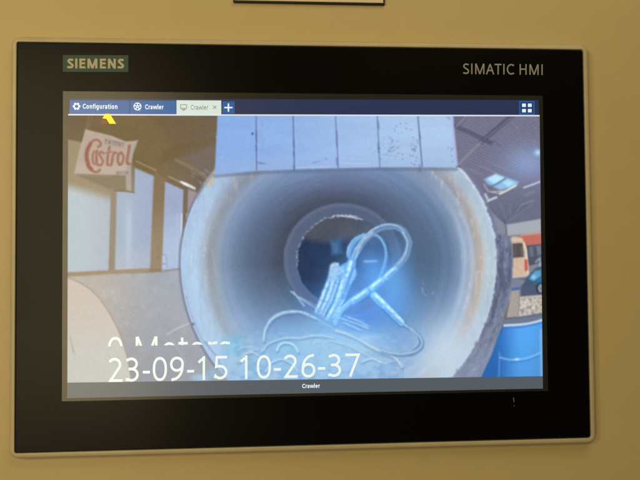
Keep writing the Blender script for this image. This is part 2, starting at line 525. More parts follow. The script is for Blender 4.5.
def blur(a, s):
    k = int(3 * s) + 1
    g = np.exp(-0.5 * (np.arange(-k, k + 1) / s) ** 2); g /= g.sum()
    for ax in (0, 1):
        p = np.pad(a, [(k, k) if i == ax else (0, 0) for i in range(a.ndim)], mode='edge')
        r = np.zeros_like(a)
        for i, wt in enumerate(g):
            sl = [slice(None)] * a.ndim; sl[ax] = slice(i, i + a.shape[ax])
            r += wt * p[tuple(sl)]
        a = r
    return a
def ramp(t, stops):
    xs = [s[0] for s in stops]
    return np.stack([np.interp(t, xs, [s[1][k] / 255.0 for s in stops]) for k in range(3)], -1).astype(np.float32)
def mixc(a, b, t): return a * (1 - t[..., None]) + b * t[..., None]

# --- shed behind, left side
t = sstep(160, 232, SX + 0.25 * (SY - 116))
IMG[:] = mixc(C(127, 108, 74), C(113, 102, 92), t)
IMG *= (0.94 + 0.12 * fbm(SX * 0.05, SY * 0.05))[..., None]
polygon([(150, 116), (222, 116), (222, 128), (176, 152)], C(116, 98, 72), 6, .7)
polygon([(176, 153), (236, 130), (236, 158), (206, 176)], C(124, 112, 102), 4, .6)
polygon([(162, 150), (216, 136), (224, 140), (176, 160), (160, 164)], C(112, 92, 58), 3, .5)
stroke([(176, 160), (190, 167), (206, 177)], 3.2, C(148, 128, 102), 1.6, .75)
stroke([(196, 150), (214, 162)], 2, C(118, 104, 88), 1.5, .5)
# strings
stroke([(88.2, 116), (87.6, 124), (84.5, 133)], 1.0, C(152, 134, 102), .7, .8)
stroke([(91.8, 116), (91.0, 122), (88.4, 128)], 0.9, C(150, 132, 102), .7, .7)
# window panes
def pane1(x, y):
    return mixc(C(164, 148, 118), mixc(C(190, 199, 202), C(182, 190, 198), sstep(80, 110, x)), sstep(-5, 9, y - (184 + (x - 68) * 0.29)))
polygon([(66, 139), (80, 142), (111.5, 160), (111, 198), (108.8, 272), (66, 273.6)], pane1, .8)
polygon([(75.5, 174.5), (126, 176.5), (126, 192), (112, 190.5)], C(146, 132, 104), 1.2)
polygon([(110.8, 188), (117, 190), (115, 272), (108.8, 272)], C(158, 143, 122), .8)
stroke([(112.9, 192), (111.4, 270)], 1.2, C(164, 148, 128), .8, .5)
def pane2(x, y):
    c = mixc(C(172, 184, 198), C(164, 176, 198), sstep(120, 150, x))
    c = mixc(c, C(186, 200, 218), np.exp(-((x - 129 + (y - 200) * 0.01) / 3.5) ** 2) * sstep(190, 225, y) * .9)
    return mixc(c, C(186, 192, 200), sstep(235, 268, y) * .6)
polygon([(134.6, 167.6), (154, 176), (150.2, 268.5), (114.6, 270.5), (116.6, 191.5), (134, 192.5)], pane2, .8)
stroke([(134.5, 168), (154, 176.2)], 1.1, C(150, 132, 108), .6, .7)
polygon([(155, 171), (166, 180), (162.2, 271), (150.2, 269)], lambda x, y: mixc(C(136, 116, 88), C(156, 138, 114), sstep(185, 255, y)), .8)
stroke([(152.8, 180), (150.8, 268)], .8, C(166, 148, 128), .5, .7)
polygon([(156, 245), (161, 245), (160.6, 260), (155.6, 260)], C(148, 134, 104), 1.2, .7)
polygon([(165, 181.5), (183.5, 190), (181, 268), (161.8, 271.5)], lambda x, y: mixc(C(162, 174, 200), C(176, 192, 216), sstep(200, 250, y)), .7)
polygon([(168, 195), (178, 199), (178, 212), (170, 214)], C(160, 164, 192), 3, .5)
polygon([(183.5, 189), (188, 191), (187, 226), (182.5, 240)], C(122, 108, 88), .7)
polygon([(188, 189), (198, 193), (198, 205), (190, 222), (187, 222)], C(158, 148, 150), .8)
stroke([(181.8, 214), (181, 240)], 1.3, C(222, 232, 240), .5, .9)
stroke([(187, 214), (186.8, 219)], 1.6, C(220, 222, 230), .6, .8)
stroke([(177.5, 214), (176.8, 264)], .9, C(190, 204, 222), .5, .7)
stroke([(181.2, 246), (180.2, 268)], .9, C(150, 152, 172), .5, .7)
stroke([(162.5, 254), (165.6, 255.5), (166.8, 264), (166.8, 268)], .9, C(140, 152, 176), .5, .7)
blob(163.8, 264, 1.1, 1.1, C(80, 105, 150), .9)
polygon([(162, 256), (165, 256), (166, 268), (161.8, 268)], C(196, 210, 226), 1, .4)
# rails under and over the panes
polygon([(66, 272.4), (110, 270.2), (150, 268.4), (150, 271.8), (110, 274.4), (66, 277.4)], C(168, 148, 122), .6)
polygon([(149, 268.4), (161.5, 269.5), (161, 272.4), (149, 272)], C(152, 130, 104), .6)
stroke([(162, 270.5), (178, 269.2)], 1.2, C(150, 146, 150), .6, .8)
stroke([(136, 161.2), (156, 170.4)], .9, C(190, 164, 116), .5, .9)
stroke([(168.5, 176.5), (181, 182.6)], 1.1, C(188, 172, 150), .6, .8)
stroke([(181, 182), (186, 183.8), (194.5, 188.2)], 2.0, C(236, 240, 240), .7, 1)
stroke([(183, 183.8), (194.5, 189.2)], 1.2, C(244, 250, 250), .5, 1)
# clutter by the pipe's rim
for k in range(26):
    x = 193 + rng.random() * 18; y = 172 + rng.random() * 26
    if x + y > 390 - 2 or y < 168: y -= 6
    a = rng.random() * 3.1; L = 2 + 5 * rng.random()
    stroke([(x, y), (x + L * math.cos(a), y - L * math.sin(a))], .8, C(*( [(150, 142, 138), (96, 88, 82), (168, 166, 176)][k % 3])), .6, .55)
# --- low wall, lower left
polygon([(66, 277), (110, 274), (160, 272), (190, 268), (232, 384), (66, 390)],
        lambda x, y: mixc(mixc(C(190, 182, 172), C(168, 172, 180), sstep(90, 165, x)), C(160, 160, 164), sstep(290, 385, y) * .6), 1.0)
w = window(66, 272, 232, 384)
IMG[w] *= (0.97 + 0.06 * fbm(SX[w] * .12, SY[w] * .12))[..., None]
for k in range(46):
    x = 108 + rng.normal() * 14 + 6; y = 306 + rng.normal() * 12
    if y < 283 or x > 180: continue
    a = rng.random() * 3; L = rng.random() * 3
    stroke([(x, y), (x + L * math.cos(a), y + L * math.sin(a))], .7 + .5 * rng.random(), C(202, 200, 198), .8, .5)
blob(150, 314, 5, 4, C(180, 178, 184), .5)
stroke([(184, 309), (185, 310)], 1, C(150, 148, 158), .6, .6)
stroke([(167, 334.5), (175, 329.5), (190, 322.8)], 1.1, C(206, 206, 212), .5, .85)
stroke([(171, 339), (177, 348), (186, 362)], .9, C(196, 196, 200), .5, .5)
# white drum at the corner
E_drum = curve([(66, 277.5), (78, 282), (90, 289.5), (101, 301), (112, 318), (120, 335), (126, 353), (130, 372), (132, 386)], 6)
polygon(E_drum + [(66, 390)], lambda x, y: mixc(C(208, 196, 182), C(206, 205, 195), sstep(285, 380, y)), .7)
stroke(E_drum, 1.1, C(150, 134, 118), .7, .55)
stroke([(p[0] - 1.4, p[1] + .9) for p in E_drum], .9, C(216, 204, 188), .6, .5)
stroke([(70, 336), (73, 352)], .7, C(160, 148, 130), .6, .6)
stroke([(72, 345), (75, 356)], .6, C(166, 154, 138), .6, .5)

# --- shed behind, right side
IMG_R = SX > 440
w = window(445, 114, 545, 238)
x, y = SX[w], SY[w]
base = mixc(C(116, 116, 140), C(138, 156, 196), np.exp(-(((x - 528) / 24) ** 2 + ((y - 163) / 18) ** 2)))
base = mixc(base, C(108, 112, 136), sstep(186, 205, y))
u = (y - 0.50 * x)                        # across the corrugated sheets
cor = 0.5 + 0.5 * np.sin(u * 2.05 + 1.5 * fbm(x * .08, y * .08))
amp = 0.11 * sstep(182, 160, y) * (0.35 + 0.65 * fbm(x * .05 + 4, y * .05))
base = base * (1 - amp + 2 * amp * cor)[..., None]
base = mixc(base, C(150, 148, 166), sstep(.62, .8, fbm(x * .35 + y * .2, u * 1.3)) * .5 * sstep(185, 150, y))
lay(w, (x > 446).astype(np.float32), base)
polygon([(452, 116), (468, 116), (458, 131), (454, 128)], C(104, 104, 126), 1, .7)
stroke([(450, 124), (470, 132.5), (491, 143)], 4.2, C(88, 90, 112), 1.0, .85)
stroke([(514, 114), (500, 126), (481, 142)], 4.6, C(82, 86, 110), 1.0, .9)
stroke([(481, 142), (470, 153), (458, 165)], 2.6, C(146, 142, 156), 1.0, .7)
stroke([(484, 139.5), (496, 130), (512, 117)], .9, C(140, 142, 162), .6, .6)
stroke([(466, 116.5), (456, 127)], 1.2, C(160, 156, 168), .6, .7)
stroke([(487, 143), (494, 141), (500, 146)], 1.4, C(84, 88, 112), .8, .5)
for k in range(9):
    x0 = 462 + k * 4.6
    stroke([(x0, 166 + (k % 3) * 2 - k * .6), (x0 + 16, 174 + (k % 3) * 2 - k * .6)], .7, C(150, 152, 172), .6, .35)
polygon([(484, 179.5), (496, 173.5), (519, 182), (516, 187), (500, 190), (488, 184)], C(150, 200, 236), 1.8, .9)
polygon([(487, 178.5), (496, 174.4), (505, 178), (494, 183.5)], C(186, 228, 250), 1.2)
polygon([(503, 182.5), (508, 179.6), (515, 183), (508, 187)], C(178, 222, 248), 1.2)
stroke([(489, 187.5), (498, 183.5), (506, 178)], 1.3, C(100, 112, 136), .6, .9)
stroke([(484, 184), (488, 191), (498, 193.5), (504, 191)], 1.2, C(176, 180, 186), .6, .8)
stroke([(500, 194), (508, 190), (516, 185.5)], 1.7, C(232, 226, 206), .6, 1)
stroke([(492, 192), (502, 191)], .9, C(222, 214, 190), .6, .8)
blob(538, 152.5, 3.4, 3, C(176, 224, 250), .95)
stroke([(524, 187.6), (532, 185), (540, 181.6)], 1.6, C(196, 208, 224), .6, .95)
stroke([(487, 201.5), (491, 199.5), (496.5, 197.4)], 2.2, C(206, 214, 226), .7, .9)
polygon([(484, 194), (486, 193), (489, 199), (486.5, 200.5)], C(200, 212, 226), .8, .8)
stroke([(520, 205), (527, 203), (534, 200.5)], 1.0, C(150, 156, 178), .6, .7)
stroke([(526, 195), (534, 192)], 2.6, C(134, 142, 168), 1.2, .5)
for k in range(6):
    stroke([(505, 223 - k * .4), (490 + k * 8, 207 - k * 1.2 + (k % 2) * 2)], .9, C(88, 94, 120), .7, .5)
for k in range(4):
    stroke([(508 + k * 2, 222 - k), (500 + k * 11, 203)], .8, C(140, 144, 164), .7, .45)
stroke([(492, 214), (499, 218), (506, 224)], 1.5, C(84, 88, 108), .7, .7)
polygon([(492, 212), (505, 224), (507, 236), (494, 236)], C(140, 146, 164), 1.0, .8)
polygon([(506.5, 224.5), (541, 218.8), (541, 232.5), (521, 235), (507.5, 236)], C(168, 172, 180), .7)
stroke([(506.5, 224.5), (541, 218.6)], .8, C(120, 126, 144), .5, .7)
stroke([(506, 224), (506.6, 236)], 1.3, C(104, 108, 128), .5, .8)
# vehicles seen through the doorway
polygon([(507, 236), (542, 232), (543, 300), (507, 300)], C(132, 134, 146), .7)
polygon([(520, 235), (542, 232.4), (542, 245), (524, 246)], C(192, 112, 100), .7)
polygon([(520, 234.4), (541, 232), (541, 234), (521, 236)], C(206, 160, 148), .6, .8)
polygon([(526, 245.5), (542, 244), (543, 262), (529, 266)], C(86, 88, 104), .7)
polygon([(529, 247), (533, 246.5), (534, 256), (530, 257)], C(112, 118, 138), .7, .8)
polygon([(536, 246), (541, 245.5), (541.5, 254), (538, 256)], C(120, 132, 156), .8, .8)
polygon([(510, 238.5), (514, 236.4), (522, 237.6), (526.4, 247), (529, 276), (511.5, 278)], lambda x, y: C(206, 182, 158) * (0.94 + .12 * fbm(x * .5, y * .5, 3))[..., None], .7)
polygon([(512.6, 243.6), (522.6, 243), (524, 257), (512.6, 258)], C(92, 84, 84), .7)
stroke([(516, 245), (515, 257)], 1, C(126, 116, 114), .7, .5)
polygon([(520.6, 246), (522.4, 246), (523.4, 256), (521, 256)], C(132, 118, 108), .6, .5)
stroke([(523.8, 243), (526.4, 250), (528.4, 275)], 1.6, C(226, 220, 216), .5, .9)
stroke([(511, 240.6), (523, 239.6)], 1.0, C(228, 208, 190), .5, .7)
polygon([(524.6, 259.5), (527.4, 259.5), (528, 270.5), (525, 271)], C(198, 92, 84), .6)
stroke([(512, 277), (530, 275.4)], 2.4, C(196, 188, 186), .6, .95)
stroke([(512, 280), (528, 278.6)], 2.2, C(104, 104, 118), .8, .9)
polygon([(527, 277), (536, 268), (543, 266), (544, 298), (522, 298), (522, 286)], C(72, 92, 118), .9)
polygon([(529.5, 279), (535, 271), (541, 270), (541, 276), (534, 281)], C(96, 170, 214), 1.2, .9)
blob(533.5, 277, 2.6, 2.2, C(150, 214, 244), .9)
polygon([(536, 280), (543, 276), (543, 284), (537, 284)], C(58, 112, 158), .8, .9)
blob(540.6, 288.5, 4.4, 6.0, C(42, 48, 62), 1, 4)
blob(541, 288.5, 3.1, 4.4, C(176, 182, 192), .95, 4)
for a in range(5):
    t0 = a * 1.257
    stroke([(541, 288.5), (541 + 2.8 * math.cos(t0), 288.5 + 4 * math.sin(t0))], .7, C(80, 88, 104), .4, .8)
polygon([(520, 285), (536, 289), (536, 296), (521, 297)], C(84, 92, 116), 1, .9)
stroke([(536, 262), (540, 258), (540, 266)], 1.6, C(176, 192, 214), .7, .7)
# gravel, box, drum top
polygon([(517, 297), (543, 294.5), (544, 316), (517, 318)], C(188, 180, 172), .8)
w = window(518, 297, 543, 316, 0)
x, y = SX[w], SY[w]
g = fbm(x * .55, y * .75, 3)
IMG[w] = mixc(IMG[w], C(216, 210, 204), sstep(.50, .70, g) * (x > 519) * (y > 298)) 
IMG[w] = mixc(IMG[w], C(150, 142, 136), sstep(.44, .30, g) * (x > 519) * (y > 298))
polygon([(511, 279), (521, 279), (521, 290), (512, 291)], C(122, 132, 156), .8, .9)
stroke([(512.5, 289.5), (520, 288.5)], 3.2, C(84, 108, 158), .8, .95)
polygon([(511.6, 291), (520.2, 290), (518.8, 316.4), (506.6, 318)], C(168, 160, 156), .7)
stroke([(519.6, 291), (518.6, 316)], .8, C(116, 116, 126), .5, .7)
polygon([(504, 319), (520, 316.6), (543, 312.6), (544, 319), (522, 323.4), (503, 325)], C(112, 122, 144), .8)
stroke([(506, 319.4), (543, 314.4)], 1.0, C(86, 96, 118), .6, .7)
# blue barrel
polygon([(503.5, 325.5), (523, 324), (545, 319.6), (546, 380), (478, 380), (484, 366), (494, 344)],
        lambda x, y: mixc(mixc(C(50, 110, 186), C(88, 168, 240), sstep(494, 522, x)), C(88, 160, 226), sstep(526, 543, x)) * (1.0 - .06 * sstep(325, 378, y))[..., None], .7)
stroke(curve([(504.5, 325.6), (522.5, 324.4), (534, 322.4), (543.5, 319.6)], 6), 2.3, C(196, 216, 232), .6, 1)
stroke(curve([(505, 328), (522.5, 326.8), (543.5, 322.4)], 6), 1.6, C(64, 116, 180), .8, .7)
stroke(curve([(500, 357.5), (508, 359.4), (517, 359.6), (529, 357.6), (541, 352.6)], 6), 1.5, C(140, 196, 240), .7, .85)
stroke(curve([(500, 360), (508, 362), (517, 362), (529, 360), (541, 355)], 6), 1.2, C(58, 122, 196), .8, .6)
blob(517, 359.3, 2.6, 1.0, C(226, 240, 250), .95)
stroke([(499.6, 352), (499, 378)], .9, C(128, 178, 224), .6, .7)
stroke([(541, 330), (541.6, 376)], 2.2, C(150, 190, 226), 1.2, .6)
stroke([(500, 330), (490, 352), (481, 374)], 5, C(46, 96, 160), 2.5, .6)

# --- pipe
px, py = 338.5, 262.0
dy_ = SY - py
bb = np.where(dy_ < 0, 147.0, 165.0)
EX, EY = (SX - px) / 158.0, dy_ / bb
RHO = np.sqrt(EX * EX + EY * EY) + 1e-6
ANG = np.arctan2(EY, EX)                    # 0 right, +90 down
# rough cut edge on the right
EDGE_N = fbm(SX * .22 + SY * .07, SY * .16, 4)
P_cut = [(484, 205), (492, 228), (496, 235), (505, 234.6), (511, 238), (513, 250), (513.2, 264), (512, 285), (509, 300), (500, 332), (492, 354), (480, 380), (440, 384), (470, 340), (486, 290)]
def cut_col(x, y):
    tx = x + np.where(y > 285, (y - 285) ** 2 * .0042, 0)          # run with the edge
    n = fbm(tx * .30, y * .06, 4)
    c = mixc(C(94, 102, 126), C(120, 128, 152), sstep(.35, .68, n))
    n2 = fbm(tx * .62 + 3, y * .20, 4)
    c = mixc(c, C(172, 180, 200), sstep(.60, .82, n2) * .5)
    c = mixc(c, C(78, 84, 106), sstep(.42, .26, n2) * .6)
    return mixc(c, C(156, 168, 194), sstep(300, 372, y) * .6)
polygon(P_cut, cut_col, .8)
stroke(curve([(511.5, 240), (512.6, 262), (511, 288), (507, 306), (498, 334), (482, 372)], 6), 1.4, C(150, 158, 180), .7, .45)
# inner faces
cosr, sinr = np.cos(ANG), np.sin(ANG)
left = ramp(RHO, [(0, (70, 80, 100)), (.36, (64, 70, 82)), (.42, (70, 76, 91)), (.50, (82, 94, 118)), (.57, (94, 109, 137)), (.62, (107, 128, 154)), (.70, (126, 146, 174)), (.755, (150, 166, 188)), (.80, (150, 158, 166)), (.82, (152, 158, 162)),
                   (.85, (166, 180, 194)), (.89, (178, 202, 226)), (.96, (178, 205, 232)), (1, (176, 200, 228))])
right = ramp(RHO, [(0, (70, 92, 130)), (.36, (70, 84, 110)), (.55, (84, 103, 128)), (.70, (100, 122, 152)), (.77, (128, 150, 178)), (.80, (162, 180, 200)), (.825, (146, 164, 188)), (.85, (176, 188, 200)),
                     (.872, (164, 163, 168)), (.893, (172, 166, 166)), (.915, (186, 184, 178)), (.94, (184, 200, 210)), (1, (184, 202, 216))])
top = ramp(RHO, [(0, (70, 84, 118)), (.36, (70, 76, 92)), (.43, (78, 86, 106)), (.55, (104, 118, 152)), (.66, (122, 146, 186)), (.76, (136, 156, 188)), (.80, (118, 128, 154)), (.83, (140, 152, 180)), (.86, (126, 134, 158)), (.90, (150, 166, 192)), (1, (160, 178, 206))])
bot = ramp(RHO, [(0, (80, 120, 176)), (.30, (104, 152, 214)), (.45, (136, 180, 228)), (.62, (152, 192, 234)), (.80, (166, 196, 226)), (.90, (178, 202, 224)), (1, (186, 206, 226))])
wl, wr = np.clip(-cosr, 0, 1) ** 1.3, np.clip(cosr, 0, 1) ** 1.3
wt, wb = np.clip(-sinr, 0, 1) ** 1.6, np.clip(sinr, 0, 1) ** 1.2
ws = wl + wr + wt + wb
PIPE = (left * wl[..., None] + right * wr[..., None] + top * wt[..., None] + bot * wb[..., None]) / ws[..., None]
# rust along the seam on the right
seam = np.exp(-((RHO - .895) / .016) ** 2) * np.exp(-((np.degrees(ANG) - 12) / 34) ** 2)
PIPE = mixc(PIPE, C(200, 170, 148), seam * (.25 + .6 * fbm(SX * .1, SY * .08, 3)))
seam2 = np.exp(-((RHO - .885) / .05) ** 2) * np.exp(-((np.degrees(ANG) - 30) / 30) ** 2)
PIPE = mixc(PIPE, C(206, 196, 186), seam2 * .35)
# circular tooling marks and stains
ringn = fbm(RHO * 42 + 0.4 * fbm(SX * .03, SY * .03), cosr * 3 + 7, 3)
PIPE *= (0.955 + 0.09 * ringn)[..., None]
st = fbm(SX * .32, SY * .07, 4)
PIPE = mixc(PIPE, C(184, 182, 178), sstep(.56, .74, st) * sstep(.76, .80, RHO) * sstep(.93, .86, RHO) * .35 * sstep(.35, .7, np.abs(cosr)))
PIPE = mixc(PIPE, C(156, 170, 190), sstep(.45, .28, st) * sstep(.82, .86, RHO) * .22)
PIPE = mixc(PIPE, C(206, 218, 230), sstep(.60, .78, fbm(SX * .5 + 40, SY * .14, 3)) * sstep(.80, .85, RHO) * .35)
PIPE *= (0.975 + 0.05 * fbm(SX * .05, SY * .05))[..., None]
# blue lamp light lying in the bottom of the pipe
gl = np.exp(-(((SX - 372) / 58) ** 2 + ((SY - 306) / 46) ** 2))
PIPE = mixc(PIPE, C(90, 140, 194), gl * .66)
gl2 = np.exp(-(((SX - 300) / 90) ** 2 + ((SY - 366) / 40) ** 2))
PIPE = mixc(PIPE, C(148, 188, 224), gl2 * .6)
gl3 = np.exp(-(((SX - 446) / 34) ** 2 + ((SY - 352) / 36) ** 2))
PIPE = mixc(PIPE, C(194, 210, 226), gl3 * .95)
gl4 = np.exp(-(((SX - 262) / 34) ** 2 + ((SY - 250) / 46) ** 2))
PIPE = mixc(PIPE, C(92, 110, 138), gl4 * .35)
gl5 = np.exp(-(((SX - 412) / 26) ** 2 + ((SY - 262) / 40) ** 2))
PIPE = mixc(PIPE, C(80, 100, 130), gl5 * .4)
wob = 0.003 * (fbm(ANG * 30, ANG * 0 + 2, 3) - .5)
mask = sstep(1.003, .997, RHO + wob)
IMG = mixc(IMG, PIPE, mask.astype(np.float32))
# rim lines
def ell(a0, a1, k=1.0, n=60, dx=0.0):
    P = []
    for i in range(n + 1):
        a = math.radians(a0 + (a1 - a0) * i / n)
        P.append((px + dx + 158 * k * math.cos(a), py + (147 if math.sin(a) < 0 else 165) * k * math.sin(a)))
    return P
stroke(ell(140, 212, 1.006), 2.2, C(120, 128, 150), .7, .8)
stroke(ell(142, 205, .994), 1.0, C(206, 220, 236), .5, .6)
stroke(ell(212, 225, 1.0), 3.0, C(176, 172, 166), 1.0, .7)
polygon([(207, 186), (213, 176), (216, 176), (214, 181), (209, 188)], C(206, 186, 146), .9, .9)
stroke([(213, 174), (204, 186), (197, 198)], 1.6, C(150, 152, 160), .8, .7)
R = ell(-39, -9, 1.0, 70)
stroke([(x + 3, y) for x, y in R], 3.4, C(120, 128, 152), 1.2, .8)
for i in range(len(R) - 1):
    if rng.random() < .8:
        o = rng.normal() * .5
        stroke([(R[i][0] + o, R[i][1]), (R[i + 1][0] + o, R[i + 1][1])], 1.2 + 1.5 * rng.random(), C(200, 212, 236), .6, .55 + .4 * rng.random())
R = ell(-9, 50, .998, 90)
for i in range(len(R) - 1):
    o = rng.normal() * .5
    stroke([(R[i][0] + o, R[i][1]), (R[i + 1][0] + o, R[i + 1][1])], .9 + .8 * rng.random(), C(*( (206, 216, 228) if rng.random() < .85 else (120, 128, 150))), .6, .45)
blob(193.2, 324, 1.2, 1.2, C(70, 84, 116), .9)
stroke(ell(150, 168, .985), .8, C(120, 140, 176), .5, .5)
stroke([(205, 342), (216, 356), (224, 372)], 1.2, C(110, 128, 164), .7, .6)
# small marks on the wall of the pipe
stroke(curve([(422, 288), (423, 293), (427, 296)], 5), .8, C(150, 172, 204), .6, .7)
stroke([(432, 294), (434, 292)], 1, C(150, 172, 204), .6, .7)
stroke([(423, 282), (424, 286)], .8, C(140, 160, 194), .6, .6)
stroke([(212, 250), (214, 262), (217, 276)], 1.2, C(184, 176, 162), 1, .6)

# --- flange at the far end and the dark bore
def oval_mask(cx, cy, a, b, soft, wobble=0.0):
    r = np.sqrt(((SX - cx) / a) ** 2 + ((SY - cy) / b) ** 2)
    an = np.arctan2((SY - cy) / b, (SX - cx) / a)
    r = r + wobble * (fbm(an * 7 + 20, an * 0 + 5, 4) - .5)
    return sstep(1 + soft, 1 - soft, r).astype(np.float32), r, an
m, r, an = oval_mask(342.5, 259, 59, 56, .02)
fl = mixc(C(90, 102, 130), C(88, 108, 146), sstep(235, 290, SY))
fl = mixc(fl, C(106, 117, 142), sstep(.90, .97, r) * sstep(1.02, .98, r) * .7)
fl = mixc(fl, C(80, 112, 156), sstep(370, 400, SX) * .6)
IMG = mixc(IMG, fl, m * .92)
m, r, an = oval_mask(344, 261, 47.6, 45.4, .016, .03)
hole = mixc(C(80, 85, 99), C(42, 58, 90), sstep(236, 246, SY + 1.5 * np.sin(SX * .11)))
hole = mixc(hole, C(54, 92, 150), sstep(272, 306, SY) * .7)
hole = mixc(hole, C(84, 138, 192), np.exp(-(((SX - 376) / 24) ** 2 + ((SY - 270) / 32) ** 2)) * .85)
hole *= (0.92 + 0.16 * fbm(SX * .14, SY * .14))[..., None]
IMG = mixc(IMG, hole, m)
# broken bright edge
for k in range(70):
    a = math.radians(172 + k * 1.75)
    if rng.random() < .30: continue
    r0 = 1 + rng.normal() * .012
    a2 = a + math.radians(1.5)
    hi = 232 if 255 < math.degrees(a) < 292 else 168
    f = lambda t, r_: (344 + 47.4 * r_ * math.cos(t), 261 + 45.2 * r_ * math.sin(t))
    stroke([f(a, r0), f(a2, r0 + rng.normal() * .006)], .6 + .9 * rng.random(), C(hi - 14, hi - 4, min(hi + 14, 250)), .5, .75)
stroke([(337, 215.6), (346, 216.4), (352, 217), (357, 219)], 1.6, C(206, 214, 226), .6, .8)
for k in range(26):
    a = math.radians(120 + k * 2.4)
    stroke([(344 + 47.6 * math.cos(a), 261 + 45.6 * math.sin(a)), (344 + 47.6 * math.cos(a + .04), 261 + 45.6 * math.sin(a + .04))], .9, C(112, 132, 168), .5, .5)
polygon([(330, 240), (341, 238), (343, 254), (331, 256)], C(64, 96, 140), 1.5, .8)
polygon([(332, 243), (338, 242), (339, 252), (333, 253)], C(84, 122, 168), 1.6, .6)
stroke([(364, 261.5), (377, 261)], 2.2, C(140, 176, 214), .8, .8)
stroke([(365, 261.2), (376, 260.8)], .6, C(196, 214, 232), .4, .8)

# --- things lying in the pipe: pale soft heap
for cx, cy, rx, ry, c, a in [(330, 348, 60, 16, (150, 192, 232), .6), (300, 352, 26, 16, (150, 196, 232), .5), (352, 342, 30, 9, (170, 192, 212), .6), (372, 352, 30, 8, (172, 190, 206), .5),
                             (286, 334, 24, 14, (124, 172, 220), .5), (338, 368, 60, 9, (164, 198, 230), .5), (398, 338, 30, 18, (128, 172, 222), .4), (352, 316, 26, 14, (84, 134, 198), .55),
                             (233, 343, 9, 7, (136, 200, 224), .8), (240, 336, 6, 4, (150, 196, 222), .5), (226, 354, 6, 6, (150, 190, 222), .6), (224, 366, 8, 5, (156, 192, 224), .6), (236, 352, 7, 5, (140, 200, 226), .6), (200, 378, 9, 4, (172, 204, 232), .8), (212, 374, 7, 5, (150, 188, 222), .7), (244, 372, 10, 6, (146, 186, 224), .6),
                             (276, 362, 10, 6, (140, 190, 230), .7), (286, 350, 9, 6, (128, 190, 230), .7), (258, 366, 8, 7, (126, 176, 222), .6), (310, 340, 14, 4, (176, 206, 232), .5), (320, 356, 12, 5, (184, 208, 226), .4)]:
    blob(cx, cy, rx, ry, C(*c), a, 1.6)
w = window(222, 318, 420, 380)
n = fbm(SX[w] * .16, SY[w] * .22, 4)
mk = sstep(322, 345, SY[w]) * sstep(222, 240, SX[w]) * sstep(424, 390, SX[w])
IMG[w] = mixc(IMG[w], C(186, 212, 236), sstep(.52, .72, n) * mk * .35)
IMG[w] = mixc(IMG[w], C(104, 152, 206), sstep(.48, .30, n) * mk * .35)
# --- cables
def tube(P, w, dark, mid, light, off=(-.25, -.3), a=1.0):
    P = curve(P, 8)
    stroke(P, w + .6, dark, 1.3, .5 * a)
    stroke(P, w * .74, mid, 1.1, .9 * a)
    stroke([(x + off[0] * w, y + off[1] * w) for x, y in P], w * .22, light, .8, .9 * a)
D, Mi, Li = C(60, 102, 160), C(122, 174, 222), C(186, 220, 242)
# soft blue bloom round the lit cables
for cx, cy, rx, ry, a in [(400, 262, 14, 26, .45), (378, 282, 26, 18, .5), (386, 300, 22, 18, .5), (345, 285, 22, 26, .45), (340, 305, 26, 16, .35), (366, 250, 18, 16, .3)]:
    blob(cx, cy, rx, ry, C(98, 156, 210), a * .8)
# far loop and thin ends
tube([(264, 340), (265.5, 330), (271, 320.5), (281, 314), (294, 311.6), (306, 314), (318, 320), (334, 330)], 4.6, C(98, 140, 186), C(142, 182, 216), C(180, 210, 234), a=.6)
stroke(curve([(268, 340), (270, 330), (276, 323), (284, 319)], 6), 1.2, C(110, 158, 212), .8, .6)
tube([(277, 350), (280, 345), (287, 342.5), (294, 345), (298, 351)], 2.6, C(100, 150, 206), C(160, 208, 236), C(204, 232, 246), a=.9)
tube([(241, 361), (245, 355), (252, 352.6), (258, 355)], 2.0, C(110, 150, 200), C(164, 190, 216), C(196, 214, 230), a=.7)
tube([(266, 372), (272, 362), (282, 359.5), (292, 364), (298, 372)], 2.4, C(100, 150, 206), C(150, 196, 232), C(188, 222, 244), a=.7)
tube([(302, 338), (320, 335), (340, 337), (358, 343)], 3.0, C(116, 160, 208), C(164, 198, 228), C(192, 216, 236), a=.6)
tube([(337, 331), (350, 336), (364, 344), (380, 351.5)], 5.5, C(110, 148, 192), C(166, 188, 208), C(196, 208, 216), a=.75)
tube([(364, 361), (372, 359), (380, 362)], 1.6, C(110, 150, 196), C(170, 198, 222), C(200, 220, 236), a=.8)
tube([(380, 353), (392, 358), (400, 366), (403, 376)], 2.2, C(110, 150, 196), C(150, 182, 214), C(180, 206, 230), a=.6)
# wires sticking out behind
for P in [[(291, 292), (303, 300), (318, 310)], [(293.5, 291.8), (300, 300), (306, 306)], [(300, 297), (318, 307), (332, 316)], [(338, 318), (352, 323), (369, 328.6)], [(345, 316), (358, 321), (370, 327)], [(342, 323), (352, 327), (361, 330.5)], [(340, 322), (354, 329)], [(349, 318), (364, 322)]]:
    stroke(P, 1.1, C(148, 190, 228), .5, .8)
    stroke([(x + .6, y + 1.1) for x, y in P], .8, C(58, 98, 156), .6, .6)
